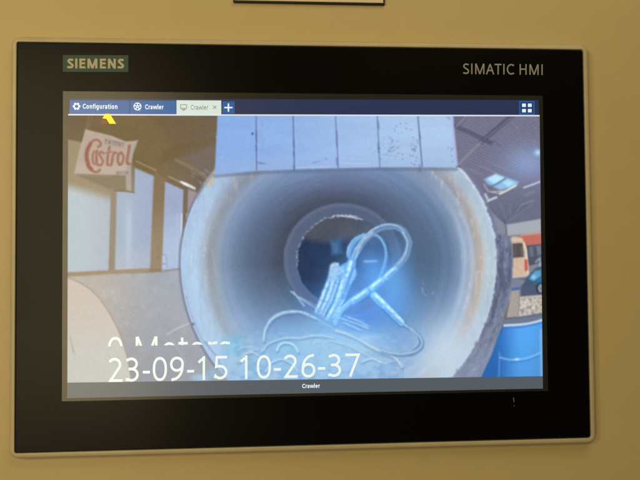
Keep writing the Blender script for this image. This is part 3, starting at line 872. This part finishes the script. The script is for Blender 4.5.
# loop
tube([(350, 262), (353, 248), (361, 237.5), (371, 234.5), (380, 238), (385.5, 248), (386, 260), (381, 275), (376, 284)], 3.6, D, C(112, 166, 216), C(168, 208, 236))
tube([(352, 264), (357, 251), (365, 240), (374, 231.5), (384, 227), (395.5, 226.6), (404, 231.5), (408.6, 241), (408, 250), (403.5, 260), (392, 271.5)], 5.6, C(66, 100, 150), C(110, 150, 194), C(176, 206, 232))
stroke(curve([(359, 252), (367, 241), (376, 233), (385, 229), (395, 228.8), (402, 233), (405.8, 241), (405, 249), (401, 257)], 8), .9, C(72, 108, 160), .7, .7)
stroke(curve([(400, 229.5), (406, 234), (409.4, 243), (407, 253), (402, 262)], 8), 1.3, C(196, 222, 242), .6, .8)
tube([(348.5, 256), (351, 246), (357, 239), (365, 235.5)], 5.2, D, C(120, 176, 222), C(176, 214, 240))
stroke([(354, 262), (360, 248)], 2.0, C(190, 224, 244), .8, .8)
LP = curve([(357, 251), (365, 240), (374, 231.5), (384, 227), (395.5, 226.6), (404, 231.5), (408.6, 241), (408, 250), (403.5, 260), (394, 270)], 8)
stroke(LP, 6.4, C(150, 184, 216), .9, .55)
stroke(LP, 3.2, C(96, 128, 170), 1.0, .75)
stroke([(x - 1.6, y - 1.8) for x, y in LP[:44]], 1.0, C(198, 220, 240), .7, .8)
stroke([(x - 1.5, y + .8) for x, y in LP[40:]], 1.2, C(196, 222, 242), .7, .8)
# plug body
polygon([(330, 266), (335, 262.5), (340, 266), (347, 262), (349.5, 257), (356, 259), (355.6, 268), (357, 274), (352, 282), (346, 297), (338, 312), (331, 322), (313.5, 314), (319, 300), (326, 282)], C(116, 168, 216), 1.0)
polygon([(331, 266.5), (337, 265), (341, 272), (334, 282), (328, 281)], C(150, 186, 216), 1.0)
blob(333.5, 267.5, 4.2, 4.0, C(176, 206, 230), .85, 2)
blob(333, 266, 1.6, 1.2, C(214, 232, 244), .9)
blob(341, 275, 3.6, 7, C(126, 170, 208), .7, 2)
blob(352, 276, 3.2, 5, C(130, 182, 222), .8, 2)
stroke([(350.5, 262), (345, 280), (336, 304), (327, 319)], 3.4, C(168, 214, 242), .8, .95)
stroke([(351.5, 262), (346.5, 278), (338, 300)], 1.3, C(220, 240, 248), .6, .9)
stroke([(328, 282), (322, 300), (317, 312)], 2.8, C(164, 206, 236), .8, .9)
stroke([(334, 281), (328, 298), (321, 314)], 1.6, C(196, 216, 226), .6, .8)
stroke([(339, 276), (332, 296), (325, 316)], 1.4, C(74, 122, 182), .6, .8)
stroke([(344, 276), (336, 297)], 1.2, C(196, 206, 204), .6, .7)
stroke([(353, 268), (347, 286), (341, 300)], 1.8, C(84, 134, 194), .7, .8)
stroke([(355, 270), (350, 284)], 2.0, C(146, 196, 232), .7, .9)
for k in range(46):
    x0, y0 = 322 + rng.random() * 28, 270 + rng.random() * 44
    if abs((x0 - 336) + (y0 - 290) * .52) > 11: continue
    blob(x0, y0, .8 + rng.random(), .8 + rng.random(), C(*((206, 228, 240) if k % 2 else (84, 130, 188))), .6)
# slanted cable with its sleeves
tube([(393, 270.5), (384, 278.5), (372, 288), (360, 296), (350, 303), (341, 312), (335, 324)], 5.6, D, C(136, 192, 232), C(206, 234, 248))
for (x0, y0), (x1, y1), ww in [((395, 268.5), (386, 277), 7), ((381, 280.5), (372, 288), 7.4), ((366, 292), (353, 301), 7.6)]:
    stroke([(x0, y0), (x1, y1)], ww, C(104, 160, 214), .8, .9)
    stroke([(x0, y0), (x1, y1)], ww * .7, C(154, 208, 242), .8, .95)
    stroke([(x0 - 1, y0 - 1.3), (x1 - 1, y1 - 1.3)], 1.5, C(220, 242, 250), .6, .9)
for t in (.15, .4, .62, .85):
    x0, y0 = 394 - 40 * t, 269 + 32 * t
    stroke([(x0 - 2.5, y0 - 3), (x0 + 2.5, y0 + 3)], 1.0, C(92, 146, 204), .8, .45)
for k in range(16):
    x0, y0 = 352 + rng.random() * 26, 0
    y0 = 302 - (x0 - 352) * .75 + rng.normal() * 1.5
    blob(x0, y0, 1, .8, C(*((222, 240, 248) if k % 2 else (96, 150, 206))), .6)
# connector hanging to the right
stroke([(374, 295), (384, 305), (394, 315.5), (402, 323)], 9.4, C(70, 124, 190), 1.0, .9)
stroke([(374, 295), (384, 305)], 7.2, C(140, 196, 236), .9, 1)
stroke([(385.5, 306), (394, 315)], 6.2, C(146, 202, 240), .9, 1)
stroke([(394, 315), (402, 323)], 6.6, C(156, 212, 244), .9, 1)
stroke([(374.5, 292.6), (402.5, 320.4)], 1.6, C(214, 238, 250), .7, .9)
stroke([(381.5, 306), (386.5, 301.5)], 1.2, C(92, 146, 204), .8, .6)
stroke([(390, 314.6), (395.5, 309.6)], 1.0, C(92, 146, 204), .8, .5)
tube([(402, 323), (409, 328), (416, 333.5), (421.5, 340), (421.5, 346.5), (415, 352), (405, 354.4), (393, 354), (381, 350.5)], 3.0, C(76, 112, 160), C(120, 158, 200), C(178, 208, 234))
stroke(curve([(407, 327), (414, 332), (420, 339.5), (419.6, 346), (413, 350.8)], 6), 1.2, C(70, 104, 152), .6, .7)

for P, ww in [([(351.5, 261), (347, 276), (342, 290)], 1.4), ([(327, 284), (322, 298), (318, 309)], 1.2), ([(392, 270), (385, 277), (377, 283)], 1.5), ([(366, 291), (357, 297), (350, 302)], 1.5),
              ([(376, 294.5), (384, 302.5), (392, 311), (401, 319.6)], 1.5), ([(357, 251), (364, 240.5), (373, 232)], 1.1), ([(333, 265), (338, 264)], 2.4), ([(344, 300), (338, 309), (333, 318)], 1.2)]:
    stroke(curve(P, 5), ww, C(226, 243, 250), .9, .85)
for k in range(16):
    x0, y0 = 240 + rng.random() * 165, 340 + rng.random() * 32
    r0 = 4 + 7 * rng.random(); a0 = rng.random() * 2
    P = [(x0 + r0 * math.cos(a0 + t), y0 - .6 * r0 * math.sin(a0 + t)) for t in np.linspace(0, 2.4, 9)]
    stroke(P, 1.2 + rng.random(), C(188, 218, 238), 1.0, .5)
    stroke([(u + .4, v + 1.8) for u, v in P], 1.4, C(112, 156, 200), 1.0, .4)
for cx, cy, rx, ry, c, a in [(310, 360, 62, 18, (160, 202, 232), .55), (290, 346, 34, 14, (150, 198, 230), .45), (352, 350, 50, 14, (164, 198, 226), .45), (396, 284, 13, 20, (112, 176, 228), .5),
                             (378, 274, 16, 14, (110, 172, 224), .4), (350, 296, 24, 18, (120, 176, 222), .35), (402, 306, 16, 16, (104, 164, 218), .4), (330, 326, 26, 9, (140, 186, 222), .4)]:
    blob(cx, cy, rx, ry, C(*c), a)
# crisp strands of the plug and the loose loops
for k, (t0, c, ww) in enumerate([(0, (196, 226, 242), 1.3), (.16, (92, 140, 192), 1.2), (.30, (210, 224, 228), 1.2), (.44, (110, 160, 206), 1.1), (.56, (204, 232, 244), 1.3), (.70, (84, 130, 184), 1.2), (.84, (190, 224, 242), 1.4), (1.0, (104, 156, 206), 1.0)]):
    xa, ya = 327.5 + 19 * t0, 283 - 5 * t0
    xb, yb = 315.5 + 15 * t0, 311 + 8 * t0
    stroke([(xa, ya), ((xa + xb) / 2 + .8, (ya + yb) / 2), (xb, yb)], ww, C(*c), .6, .85)
for x0, y0 in [(325, 288), (335, 283), (321, 300), (341, 290)]:
    stroke([(x0 - 1, y0), (x0 + 5, y0 + 2.4)], 1.0, C(88, 134, 186), .6, .6)
polygon([(330.6, 265.4), (334, 263), (338.4, 265), (338, 272), (334, 277), (329.4, 275)], C(158, 190, 216), .8, .8)
stroke([(331.4, 266.4), (336.6, 265.6)], 1.2, C(214, 232, 242), .5, .9)
stroke([(340, 268.5), (343, 267.6)], 1.6, C(190, 216, 234), .6, .8)
def strand(P, w_, c, a=.85):
    P = curve(P, 8)
    stroke([(x + .7, y + w_ * .75) for x, y in P], w_ * .8, C(78, 118, 166), .8, a * .55)
    stroke(P, w_, C(*c), .6, a)
    stroke([(x - .2, y - w_ * .22) for x, y in P], w_ * .35, C(222, 238, 248), .5, a * .8)
strand([(264, 341), (265.4, 330), (271, 320.5), (281, 314), (294, 311.6), (306, 314), (316, 319)], 2.6, (158, 196, 226))
strand([(262, 352), (270, 343), (284, 338.6), (300, 338), (318, 336), (334, 338)], 2.0, (164, 200, 228), .7)
strand([(277, 351), (280, 345), (287, 342.6), (294, 345.4), (298, 352)], 2.2, (176, 216, 238))
strand([(266, 372), (272, 362.5), (282, 359.5), (292, 364), (298, 372)], 2.0, (164, 206, 234), .8)
strand([(240, 362), (245, 355), (252, 352.6), (259, 356)], 1.8, (176, 202, 224), .8)
strand([(336, 331), (350, 335.4), (364, 343), (380, 351.4), (394, 358), (402, 367)], 2.6, (178, 198, 216), .75)
strand([(330, 340), (346, 345), (360, 352), (372, 358)], 1.8, (170, 200, 224), .6)
strand([(362, 362), (371, 359), (381, 362.6)], 1.8, (184, 212, 232), .8)
strand([(402, 323), (409, 328), (416, 333.5), (421.4, 340), (421.4, 346.5), (415, 352), (405, 354.4), (393, 354), (381, 350.5)], 2.4, (130, 164, 200), .9)
strand([(410, 330.5), (416, 336), (418.4, 342), (415.6, 347.4)], 1.0, (150, 184, 214), .7)
for P in [[(290.6, 291.6), (303, 300), (320, 311)], [(293.5, 291.8), (299, 299), (304, 306)], [(340, 318), (354, 323), (369.5, 329)], [(344, 322.6), (354, 327), (361.5, 330.6)], [(348, 317), (358, 321.4), (368, 326.4)]]:
    strand(P, 1.2, (160, 196, 226), .8)
# sleeves
for P, ww in [([(394.5, 269), (386.5, 276.4)], 5.4), ([(381, 280.6), (373, 287)], 5.6), ([(366, 292), (354, 300.4)], 5.8), ([(375, 295.6), (383.6, 304)], 6.0), ([(386, 306.6), (393.6, 314.4)], 5.0), ([(395, 315.6), (402, 322.4)], 5.6)]:
    stroke(P, ww, C(142, 196, 232), .6, .8)
    (xa, ya), (xb, yb) = P
    L = math.hypot(xb - xa, yb - ya); nx, ny = -(yb - ya) / L, (xb - xa) / L
    if ny > 0: nx, ny = -nx, -ny
    stroke([(xa + nx * ww * .22, ya + ny * ww * .22), (xb + nx * ww * .22, yb + ny * ww * .22)], 1.4, C(226, 243, 251), .6, .95)
    stroke([(xa - nx * ww * .34, ya - ny * ww * .34), (xb - nx * ww * .34, yb - ny * ww * .34)], 1.0, C(74, 124, 178), .6, .7)
for cx, cy, rx, ry, a in [(318, 324, 24, 10, .25), (352, 336, 34, 8, .25)]:
    blob(cx, cy, rx, ry, C(138, 184, 222), a)
# glints and grime along the cables, uneven outlines, and the bloom of the lamp
w = window(286, 224, 426, 358, 0)
x, y = SX[w], SY[w]
lum = IMG[w].mean(-1)
n = fbm(x * .55, y * .55, 4)
lit = sstep(.66, .80, lum) * sstep(334, 316, y)
IMG[w] = mixc(IMG[w], C(222, 240, 250), sstep(.56, .74, n) * lit * .38)
IMG[w] = mixc(IMG[w], C(82, 134, 196), sstep(.46, .28, n) * lit * .38)
def warp(w, amp, f):
    h_, w_ = IMG[w].shape[:2]
    dx = (fbm(SX[w] * f, SY[w] * f, 2) - .5) * 2 * amp * 3.3
    dy = (fbm(SX[w] * f + 51, SY[w] * f + 23, 2) - .5) * 2 * amp * 3.3
    jj, ii = np.mgrid[0:h_, 0:w_]
    sx_ = np.clip(np.rint(ii + dx), 0, w_ - 1).astype(int); sy_ = np.clip(np.rint(jj + dy), 0, h_ - 1).astype(int)
    src = IMG[w].copy()
    m = np.minimum(np.minimum(ii, w_ - 1 - ii), np.minimum(jj, h_ - 1 - jj)) / 20.0
    IMG[w] = mixc(src, src[sy_, sx_], np.clip(m, 0, 1).astype(np.float32))
warp(window(226, 214, 428, 381, 0), .6, .12)
w = window(260, 205, 440, 381, 0)
soft = blur(IMG[w], 2.2)
near = np.exp(-(((SX[w] - 360) / 46) ** 2 + ((SY[w] - 292) / 50) ** 2) ** 1.5)
IMG[w] = mixc(IMG[w], soft, (near * .25).astype(np.float32))
br = blur(np.clip(IMG[w] - .52, 0, 1), 8.0) + .6 * blur(np.clip(IMG[w] - .52, 0, 1), 22.0)
IMG[w] = np.clip(IMG[w] + br * np.array([.22, .26, .24], np.float32) * near[..., None], 0, 1)

# --- planks across the top
P_pl = [(217.6, 112), (452.2, 112), (453.4, 130), (457.2, 167.2), (380, 167.2), (338, 168.2), (294, 169.3), (256.5, 170.8), (236, 172.4), (214.6, 174.2)]
stroke([(p[0], p[1] + 2.0) for p in P_pl[3:]], 3.2, C(98, 112, 142), 1.6, .55)
def plank_col(x, y):
    c = mixc(C(140, 174, 226), C(172, 198, 230), sstep(225, 440, x))
    c = c * (0.97 + .06 * fbm(x * .03, y * .12))[..., None]
    return mixc(c, C(158, 182, 218), sstep(150, 168, y) * .5)
polygon(P_pl, plank_col, .6)
for (x0, x1, yb, g) in [(256.2, 256.7, 170, 0), (293.2, 294.5, 169, 0), (335.5, 338.4, 168, 1), (377.2, 380, 167, 1), (417.8, 422.3, 167, 0)]:
    stroke([(x0 + 1.1, 114), (x1 + 1.1, yb)], .9, C(186, 206, 234), .5, .55)
    stroke([(x0, 114), (x1, yb)], 1.25, C(92, 112, 160) if not g else C(108, 128, 174), .6, .92)
for k in range(14):
    y0 = 118 + rng.random() * 48; x0 = [256.4, 294, 337, 378.6, 420][k % 5]
    stroke([(x0 - .4, y0), (x0 + .2, y0 + 3 + 4 * rng.random())], 1.6, C(84, 102, 148), .8, .5)
def specks(cx, cy, sx, sy, n, a=.8):
    for k in range(n):
        x0, y0 = cx + rng.normal() * sx, cy + rng.normal() * sy
        if not 117.5 < y0 < 165: continue
        blob(x0, y0, .5 + .5 * rng.random(), .4 + .4 * rng.random(), C(92, 108, 146), a * (.5 + .5 * rng.random()), 1.5)
specks(394, 148, 4, 7, 26); specks(414, 150, 2.4, 9, 26); specks(388, 152, 9, 9, 18, .5); specks(406, 128, 5, 4, 6); specks(370, 142, 8, 9, 8, .4); specks(451, 152, 1.5, 6, 6)
blob(252.4, 133.8, 1.0, 1.3, C(50, 62, 100), .95, 1.6)
blob(262, 125, .7, .6, C(110, 124, 160), .7); blob(227, 125, .7, .6, C(120, 136, 170), .7); blob(326, 159, .9, .8, C(104, 120, 160), .8); blob(282, 133, .6, .6, C(120, 136, 172), .6)
stroke([(258, 162), (262, 163.5), (265, 163.6)], .9, C(110, 122, 158), .6, .8)
blob(260.5, 163.4, 2.6, .9, C(104, 118, 156), .6); blob(221.6, 157, 1.2, .8, C(196, 214, 236), .6)
stroke([(313, 163), (316, 162), (320, 161.6)], .8, C(104, 118, 158), .5, .7)
stroke([(296, 168), (310, 167), (330, 167)], .8, C(196, 214, 238), .5, .6)
stroke([(340, 157), (352, 159), (364, 159.5)], .8, C(188, 206, 234), .8, .5)
stroke([(342, 163), (356, 164), (370, 163)], .9, C(190, 208, 234), .8, .5)
stroke([(259, 132), (263, 140), (262, 150)], 2.5, C(140, 164, 206), 2, .4)
stroke([(300, 140), (304, 152)], 3, C(144, 168, 210), 2, .4)
stroke([(452.6, 117), (454, 135), (457, 165)], 2.2, C(178, 184, 222), .8, .8)
stroke([(447, 118), (449, 117), (450, 120)], 1, C(110, 118, 150), .5, .6)
blob(458, 166.8, 1.4, 1.1, C(60, 70, 100), .9)
stroke([(458, 168), (464, 173), (469, 180)], 2.0, C(206, 214, 232), .8, .7)

# --- hanging sign
polygon([(85.6, 129.6), (112, 136.2), (125, 141.6), (137.8, 140.6), (133, 153), (131, 165), (134.4, 192.6), (126, 190.8), (125.6, 175.6), (74.8, 174.2), (79, 154)], C(186, 170, 152), .7)
polygon([(74.8, 174.2), (77, 163), (125.5, 163), (125.6, 175.6)], C(196, 182, 164), 3, .5)
polygon([(137.8, 140.6), (132.6, 146), (128, 157), (126, 175), (126, 190.8), (129, 191.4), (130, 172), (133, 153)], C(172, 162, 156), .9, .8)
polygon([(130.6, 166), (133.6, 165), (134.4, 192.6), (131, 192)], C(140, 130, 118), .7, .8)
stroke([(74.8, 174.2), (100, 175), (125.6, 175.9)], .9, C(140, 124, 102), .5, .7)
stroke([(114, 190.6), (126, 190.8), (134.4, 192.8)], 1.1, C(128, 112, 92), .5, .9)
stroke([(85.6, 129.6), (79, 154), (74.8, 174.2)], 1.0, C(206, 192, 174), .5, .6)
stroke([(86, 129.8), (112, 136.4), (125, 141.8)], .8, C(200, 186, 168), .5, .6)
RED = C(158, 108, 88)
RIM = C(200, 184, 166)
def sign_word(text, base0, base1, cap, weight, col, soft=.5, alpha=1.0, lean=0.0, rim=None):
    S, wid, h = word_strokes(text, weight)
    sc = math.hypot(base1[0] - base0[0], base1[1] - base0[1]) / wid
    for extra, cc in (((rim, RIM),) if rim else ()) + ((0.0, col),):
        for pts, cl in S:
            P = []
            for u, v in pts + ([pts[0]] if cl else []):
                t = u / wid
                P.append((base0[0] + (base1[0] - base0[0]) * t + lean * v * cap, base0[1] + (base1[1] - base0[1]) * t - v * cap))
            stroke(P, weight * min(sc, cap) * 1.0 + extra, cc, soft, alpha)
def brush(P, w, rim=True):
    P = curve(P, 6)
    if rim: stroke(P, w + 1.6, RIM, .7, .55)
    stroke(P, w * 1.15, RED, .7, .88)
brush([(98.0, 147), (100.8, 144.6), (98.6, 140.6), (94.6, 139.9), (90.4, 143.2), (87.0, 150), (86.2, 158), (88.2, 166), (92.8, 171.2), (97.6, 171.8), (100, 169.6)], 2.0)
brush([(90.4, 144), (87.2, 150.4), (86.6, 158), (88.6, 166), (91, 169)], 3.6, False)
stroke(curve([(93, 143.4), (90.4, 150), (90, 158), (92, 165.6), (95, 169)], 6), .8, C(204, 176, 154), .6, .7)
for P, ww in [([(96.4, 152), (93.6, 152), (92.4, 157), (93.2, 163.4), (95.4, 163.6), (96.4, 158)], 1.7), ([(96.9, 150.8), (96.2, 157), (96.8, 165)], 2.2),
              ([(103.6, 153.6), (101, 151.8), (99.2, 154.4), (101.6, 158.4), (102.8, 162), (100.6, 165.4), (97.8, 164.6)], 1.9),
              ([(109.4, 146.6), (107.8, 156), (107, 163.6), (109, 165.2)], 2.2), ([(105.6, 153), (112.4, 151.8)], 1.3),
              ([(113.8, 152.6), (112.4, 158), (111.2, 165.2)], 2.2), ([(112.6, 156), (115, 152.6), (117.2, 153.4)], 1.7),
              ([(121, 152.4), (118.2, 155.4), (117.8, 161), (119.6, 164.8), (122.4, 162.4), (123.4, 156.6), (121, 152.4)], 2.1),
              ([(129.4, 145.6), (128.4, 152), (127.0, 160), (127.4, 163.6), (129.6, 164)], 2.6)]:
    brush(P, ww)
sign_word('PATENT', (105.2, 143.4), (124.5, 147.6), 4.4, .17, C(112, 104, 106), .5, .75)
sign_word('MOTOR', (116.2, 174.2), (128.6, 174.0), 2.5, .2, C(120, 108, 108), .5, .8)
warp((slice(0, CH), slice(0, CW)), .22, .16)
# --- camera softness, sensor noise, compression blocks
IMG = blur(IMG, 2.1)
soft = blur(IMG, 9.0)
hal = np.clip(soft - .62, 0, 1)
IMG = IMG + hal * .07
IMG = IMG + (IMG - blur(IMG, 5.0)) * .12
gn = rng.normal(size=(CH // 3 + 1, CW // 3 + 1, 1)).astype(np.float32)
gn = np.repeat(np.repeat(gn, 3, 0), 3, 1)[:CH, :CW]
IMG = IMG + blur(gn, 1.2) * .008
IMG = np.clip(IMG, 0, 1)
LIN = np.where(IMG <= .04045, IMG / 12.92, ((IMG + .055) / 1.055) ** 2.4)
# the colours above were judged through the room's glare on the screen: take that glare off again
_g = np.interp(SX, np.arange(70, 540, 20), [0.1441, 0.1373, 0.1258, 0.1088, 0.0874, 0.0652, 0.0465, 0.0327, 0.0234, 0.0172, 0.0133, 0.0107, 0.0089, 0.0077, 0.0068, 0.0062, 0.0057, 0.0054, 0.0051, 0.0049, 0.0047, 0.0045, 0.0044, 0.0042])
LIN = LIN - _g[..., None] * np.array([1.255, 1.0, 0.545])
LIN = np.clip(LIN, 0.0015, 1)
img = bpy.data.images.new('video_frame', CW, CH, float_buffer=True, alpha=False)
img.colorspace_settings.name = 'Non-Color'
buf = np.ones((CH, CW, 4), np.float32)
buf[..., :3] = LIN
img.pixels.foreach_set(buf.ravel())
img.update()
M_video = glow('video_picture', (0, 0, 0))
nt = M_video.node_tree
tex = nt.nodes.new('ShaderNodeTexImage'); tex.image = img; tex.extension = 'EXTEND'
tc = nt.nodes.new('ShaderNodeUVMap')
nt.links.new(tc.outputs[0], tex.inputs['Vector'])
nt.links.new(tex.outputs['Color'], nt.nodes['Principled BSDF'].inputs['Emission Color'])
vp = patch('video_picture', [(68.0, 115.4), (539.8, 116.3), (542.9, 376.3), (67.2, 382.8)], Y1, M_video, display)
uv = vp.data.uv_layers.new(name='UVMap')
for lp in vp.data.loops:
    c = vp.data.vertices[lp.vertex_index].co
    uv.data[lp.index].uv = ((c.x - PX0) / (PX1 - PX0), (c.z - PZ0) / (PZ1 - PZ0))
vp['label'] = 'video picture of a pipe with cables lying inside'


bar = patch('tab_bar', [(69.6, 98.6), (538.6, 100.0), (539.4, 114.9), (69.0, 113.9)], Y1, glow('bar_navy', (38, 48, 80)), display)
patch('bar_line', [(68.2, 113.9), (539.6, 114.95), (539.7, 116.3), (68.1, 115.3)], Y2, glow('line_white', (222, 228, 236)), display)
M_tab = glow('tab_blue', (26, 92, 156))
M_white = glow('glyph_white', (226, 238, 248))
M_act = glow('tab_white', (214, 228, 214))
M_grey = glow('glyph_grey', (112, 124, 134))
M_btn = glow('button_blue', (40, 90, 150))
patch('tab', [(69.8, 100.2), (129.4, 100.4), (129.2, 113.7), (69.4, 113.6)], Y2, M_tab, display)
patch('tab', [(130.2, 100.4), (176.2, 100.6), (176.2, 113.9), (130.0, 113.7)], Y2, M_tab, display)
patch('active_tab', [(176.5, 100.2), (221.2, 100.4), (221.3, 114.6), (176.5, 114.4)], Y2, M_act, display)
patch('add_button', [(222.3, 101.2), (234.6, 101.3), (234.6, 113.6), (222.3, 113.5)], Y2, M_btn, display)
patch('grid_button', [(519.2, 100.9), (534.6, 101.0), (534.8, 114.6), (519.4, 114.5)], Y2, M_btn, display)
patch('grid_button_inset', [(520.5, 102.2), (533.4, 102.3), (533.5, 113.4), (520.6, 113.3)], Y2 - 0.00002, glow('button_navy', (26, 56, 104)), display)
# icons
def gear(cx, cy, r0, r1, teeth=8):
    p = []
    for k in range(teeth):
        for da, r in ((-.42, r0), (-.24, r1), (.24, r1), (.42, r0)):
            a = 2 * math.pi * (k + da) / teeth
            p.append((cx + r * math.cos(a), cy + r * math.sin(a)))
    return p
def disc(cx, cy, r, n=16): return [(cx + r * math.cos(2 * math.pi * k / n), cy + r * math.sin(2 * math.pi * k / n)) for k in range(n)]
patch('gear_icon', gear(76.5, 106.2, 2.9, 3.9, 6), Y3, M_white, display, [disc(76.5, 106.2, 1.7)])
patch('film_icon', disc(137.4, 106.4, 4.0, 24) [:7] + [(142.0, 110.4), (139.0, 110.6)] + disc(137.4, 106.4, 4.0, 24)[6:], Y3, M_white, display,
      [disc(137.4 + 2.3 * math.cos(a), 106.4 + 2.3 * math.sin(a), 0.95, 10) for a in [2 * math.pi * k / 5 + .3 for k in range(5)]] + [disc(137.4, 106.4, .5, 8)])
patch('monitor_icon', rect(180.2, 104.4, 187.0, 108.6), Y3, M_grey, display, [rect(180.8, 105.0, 186.4, 107.9)])
patch('monitor_icon', [(181.6, 109.2), (185.8, 109.2), (185.8, 110.0), (184.4, 110.0), (183.7, 111.0), (183.0, 110.0), (181.6, 110.0)], Y3, M_grey, display)
def cross(cx, cy, r, w, a):
    p = []
    for k in range(4):
        t = a + k * math.pi / 2
        c, s = math.cos(t), math.sin(t)
        for u, v in ((w, w), (r, w), (r, -w)) if False else ((r, -w), (r, w), (w, w)):
            p.append((cx + u * c - v * s, cy + u * s + v * c))
    return p
patch('close_icon', cross(214.7, 107.2, 2.4, .28, math.pi / 4), Y3, M_grey, display)
patch('plus_icon', cross(228.4, 107.5, 4.1, .75, 0), Y3, M_white, display)
for dx in (-1, 1):
    for dy in (-1, 1):
        cx, cy = 527.0 + dx * 2.9, 107.9 + dy * 2.7
        patch('grid_icon', [(cx - 1.9, cy - 1.7), (cx + 1.9, cy - 1.7), (cx + 1.9, cy + 1.7), (cx - 1.9, cy + 1.7)], Y3, M_white, display)
lettering('tab_lettering', 'Configuration', (82.6, 108.6), (117.4, 108.9), 4.9, 4.9, 0.20, Y3, M_white, display)
lettering('tab_lettering', 'Crawler', (145.0, 109.2), (163.8, 109.3), 4.9, 4.9, 0.20, Y3, M_white, display)
lettering('tab_lettering', 'Crawler', (190.8, 109.7), (208.4, 109.8), 4.9, 4.9, 0.13, Y3, M_grey, display)
# status bar and captions
patch('status_bar', [(67.2, 382.6), (542.9, 376.2), (543.1, 388.6), (66.9, 398.2)], Y1, glow('status_grey', (84, 92, 98)), display)
lettering('status_lettering', 'Crawler', (302.2, 388.2), (320.2, 387.9), 4.3, 4.3, 0.20, Y3, M_white, display)
M_cap = glow('caption_white', (236, 246, 238))
o = lettering('caption', '23-09-15 10-26-37', (107.8, 382.3), (359.8, 376.4), 24.4, 23.0, 0.112, Y3, M_cap, display)
o['label'] = 'white caption reading 23-09-15 10-26-37'
o = lettering('caption', '0 Meters', (107.8, 361.2), (231.0, 358.6), 24.2, 23.4, 0.112, Y3, M_cap, display, clip=0.615)
o['label'] = 'upper half of a white caption reading 0 Meters'
# pointer mark
patch('pointer_mark', [(105.2, 113.6), (109.8, 113.7), (116.0, 123.7), (109.4, 123.7), (106.2, 118.8), (102.3, 118.3)], Y3, glow('mark_yellow', (244, 232, 0)), display)
patch('pointer_mark', [(101.4, 119.6), (105.4, 119.7), (108.7, 123.7), (100.2, 123.6)], Y2, glow('mark_red', (120, 40, 0)), display)
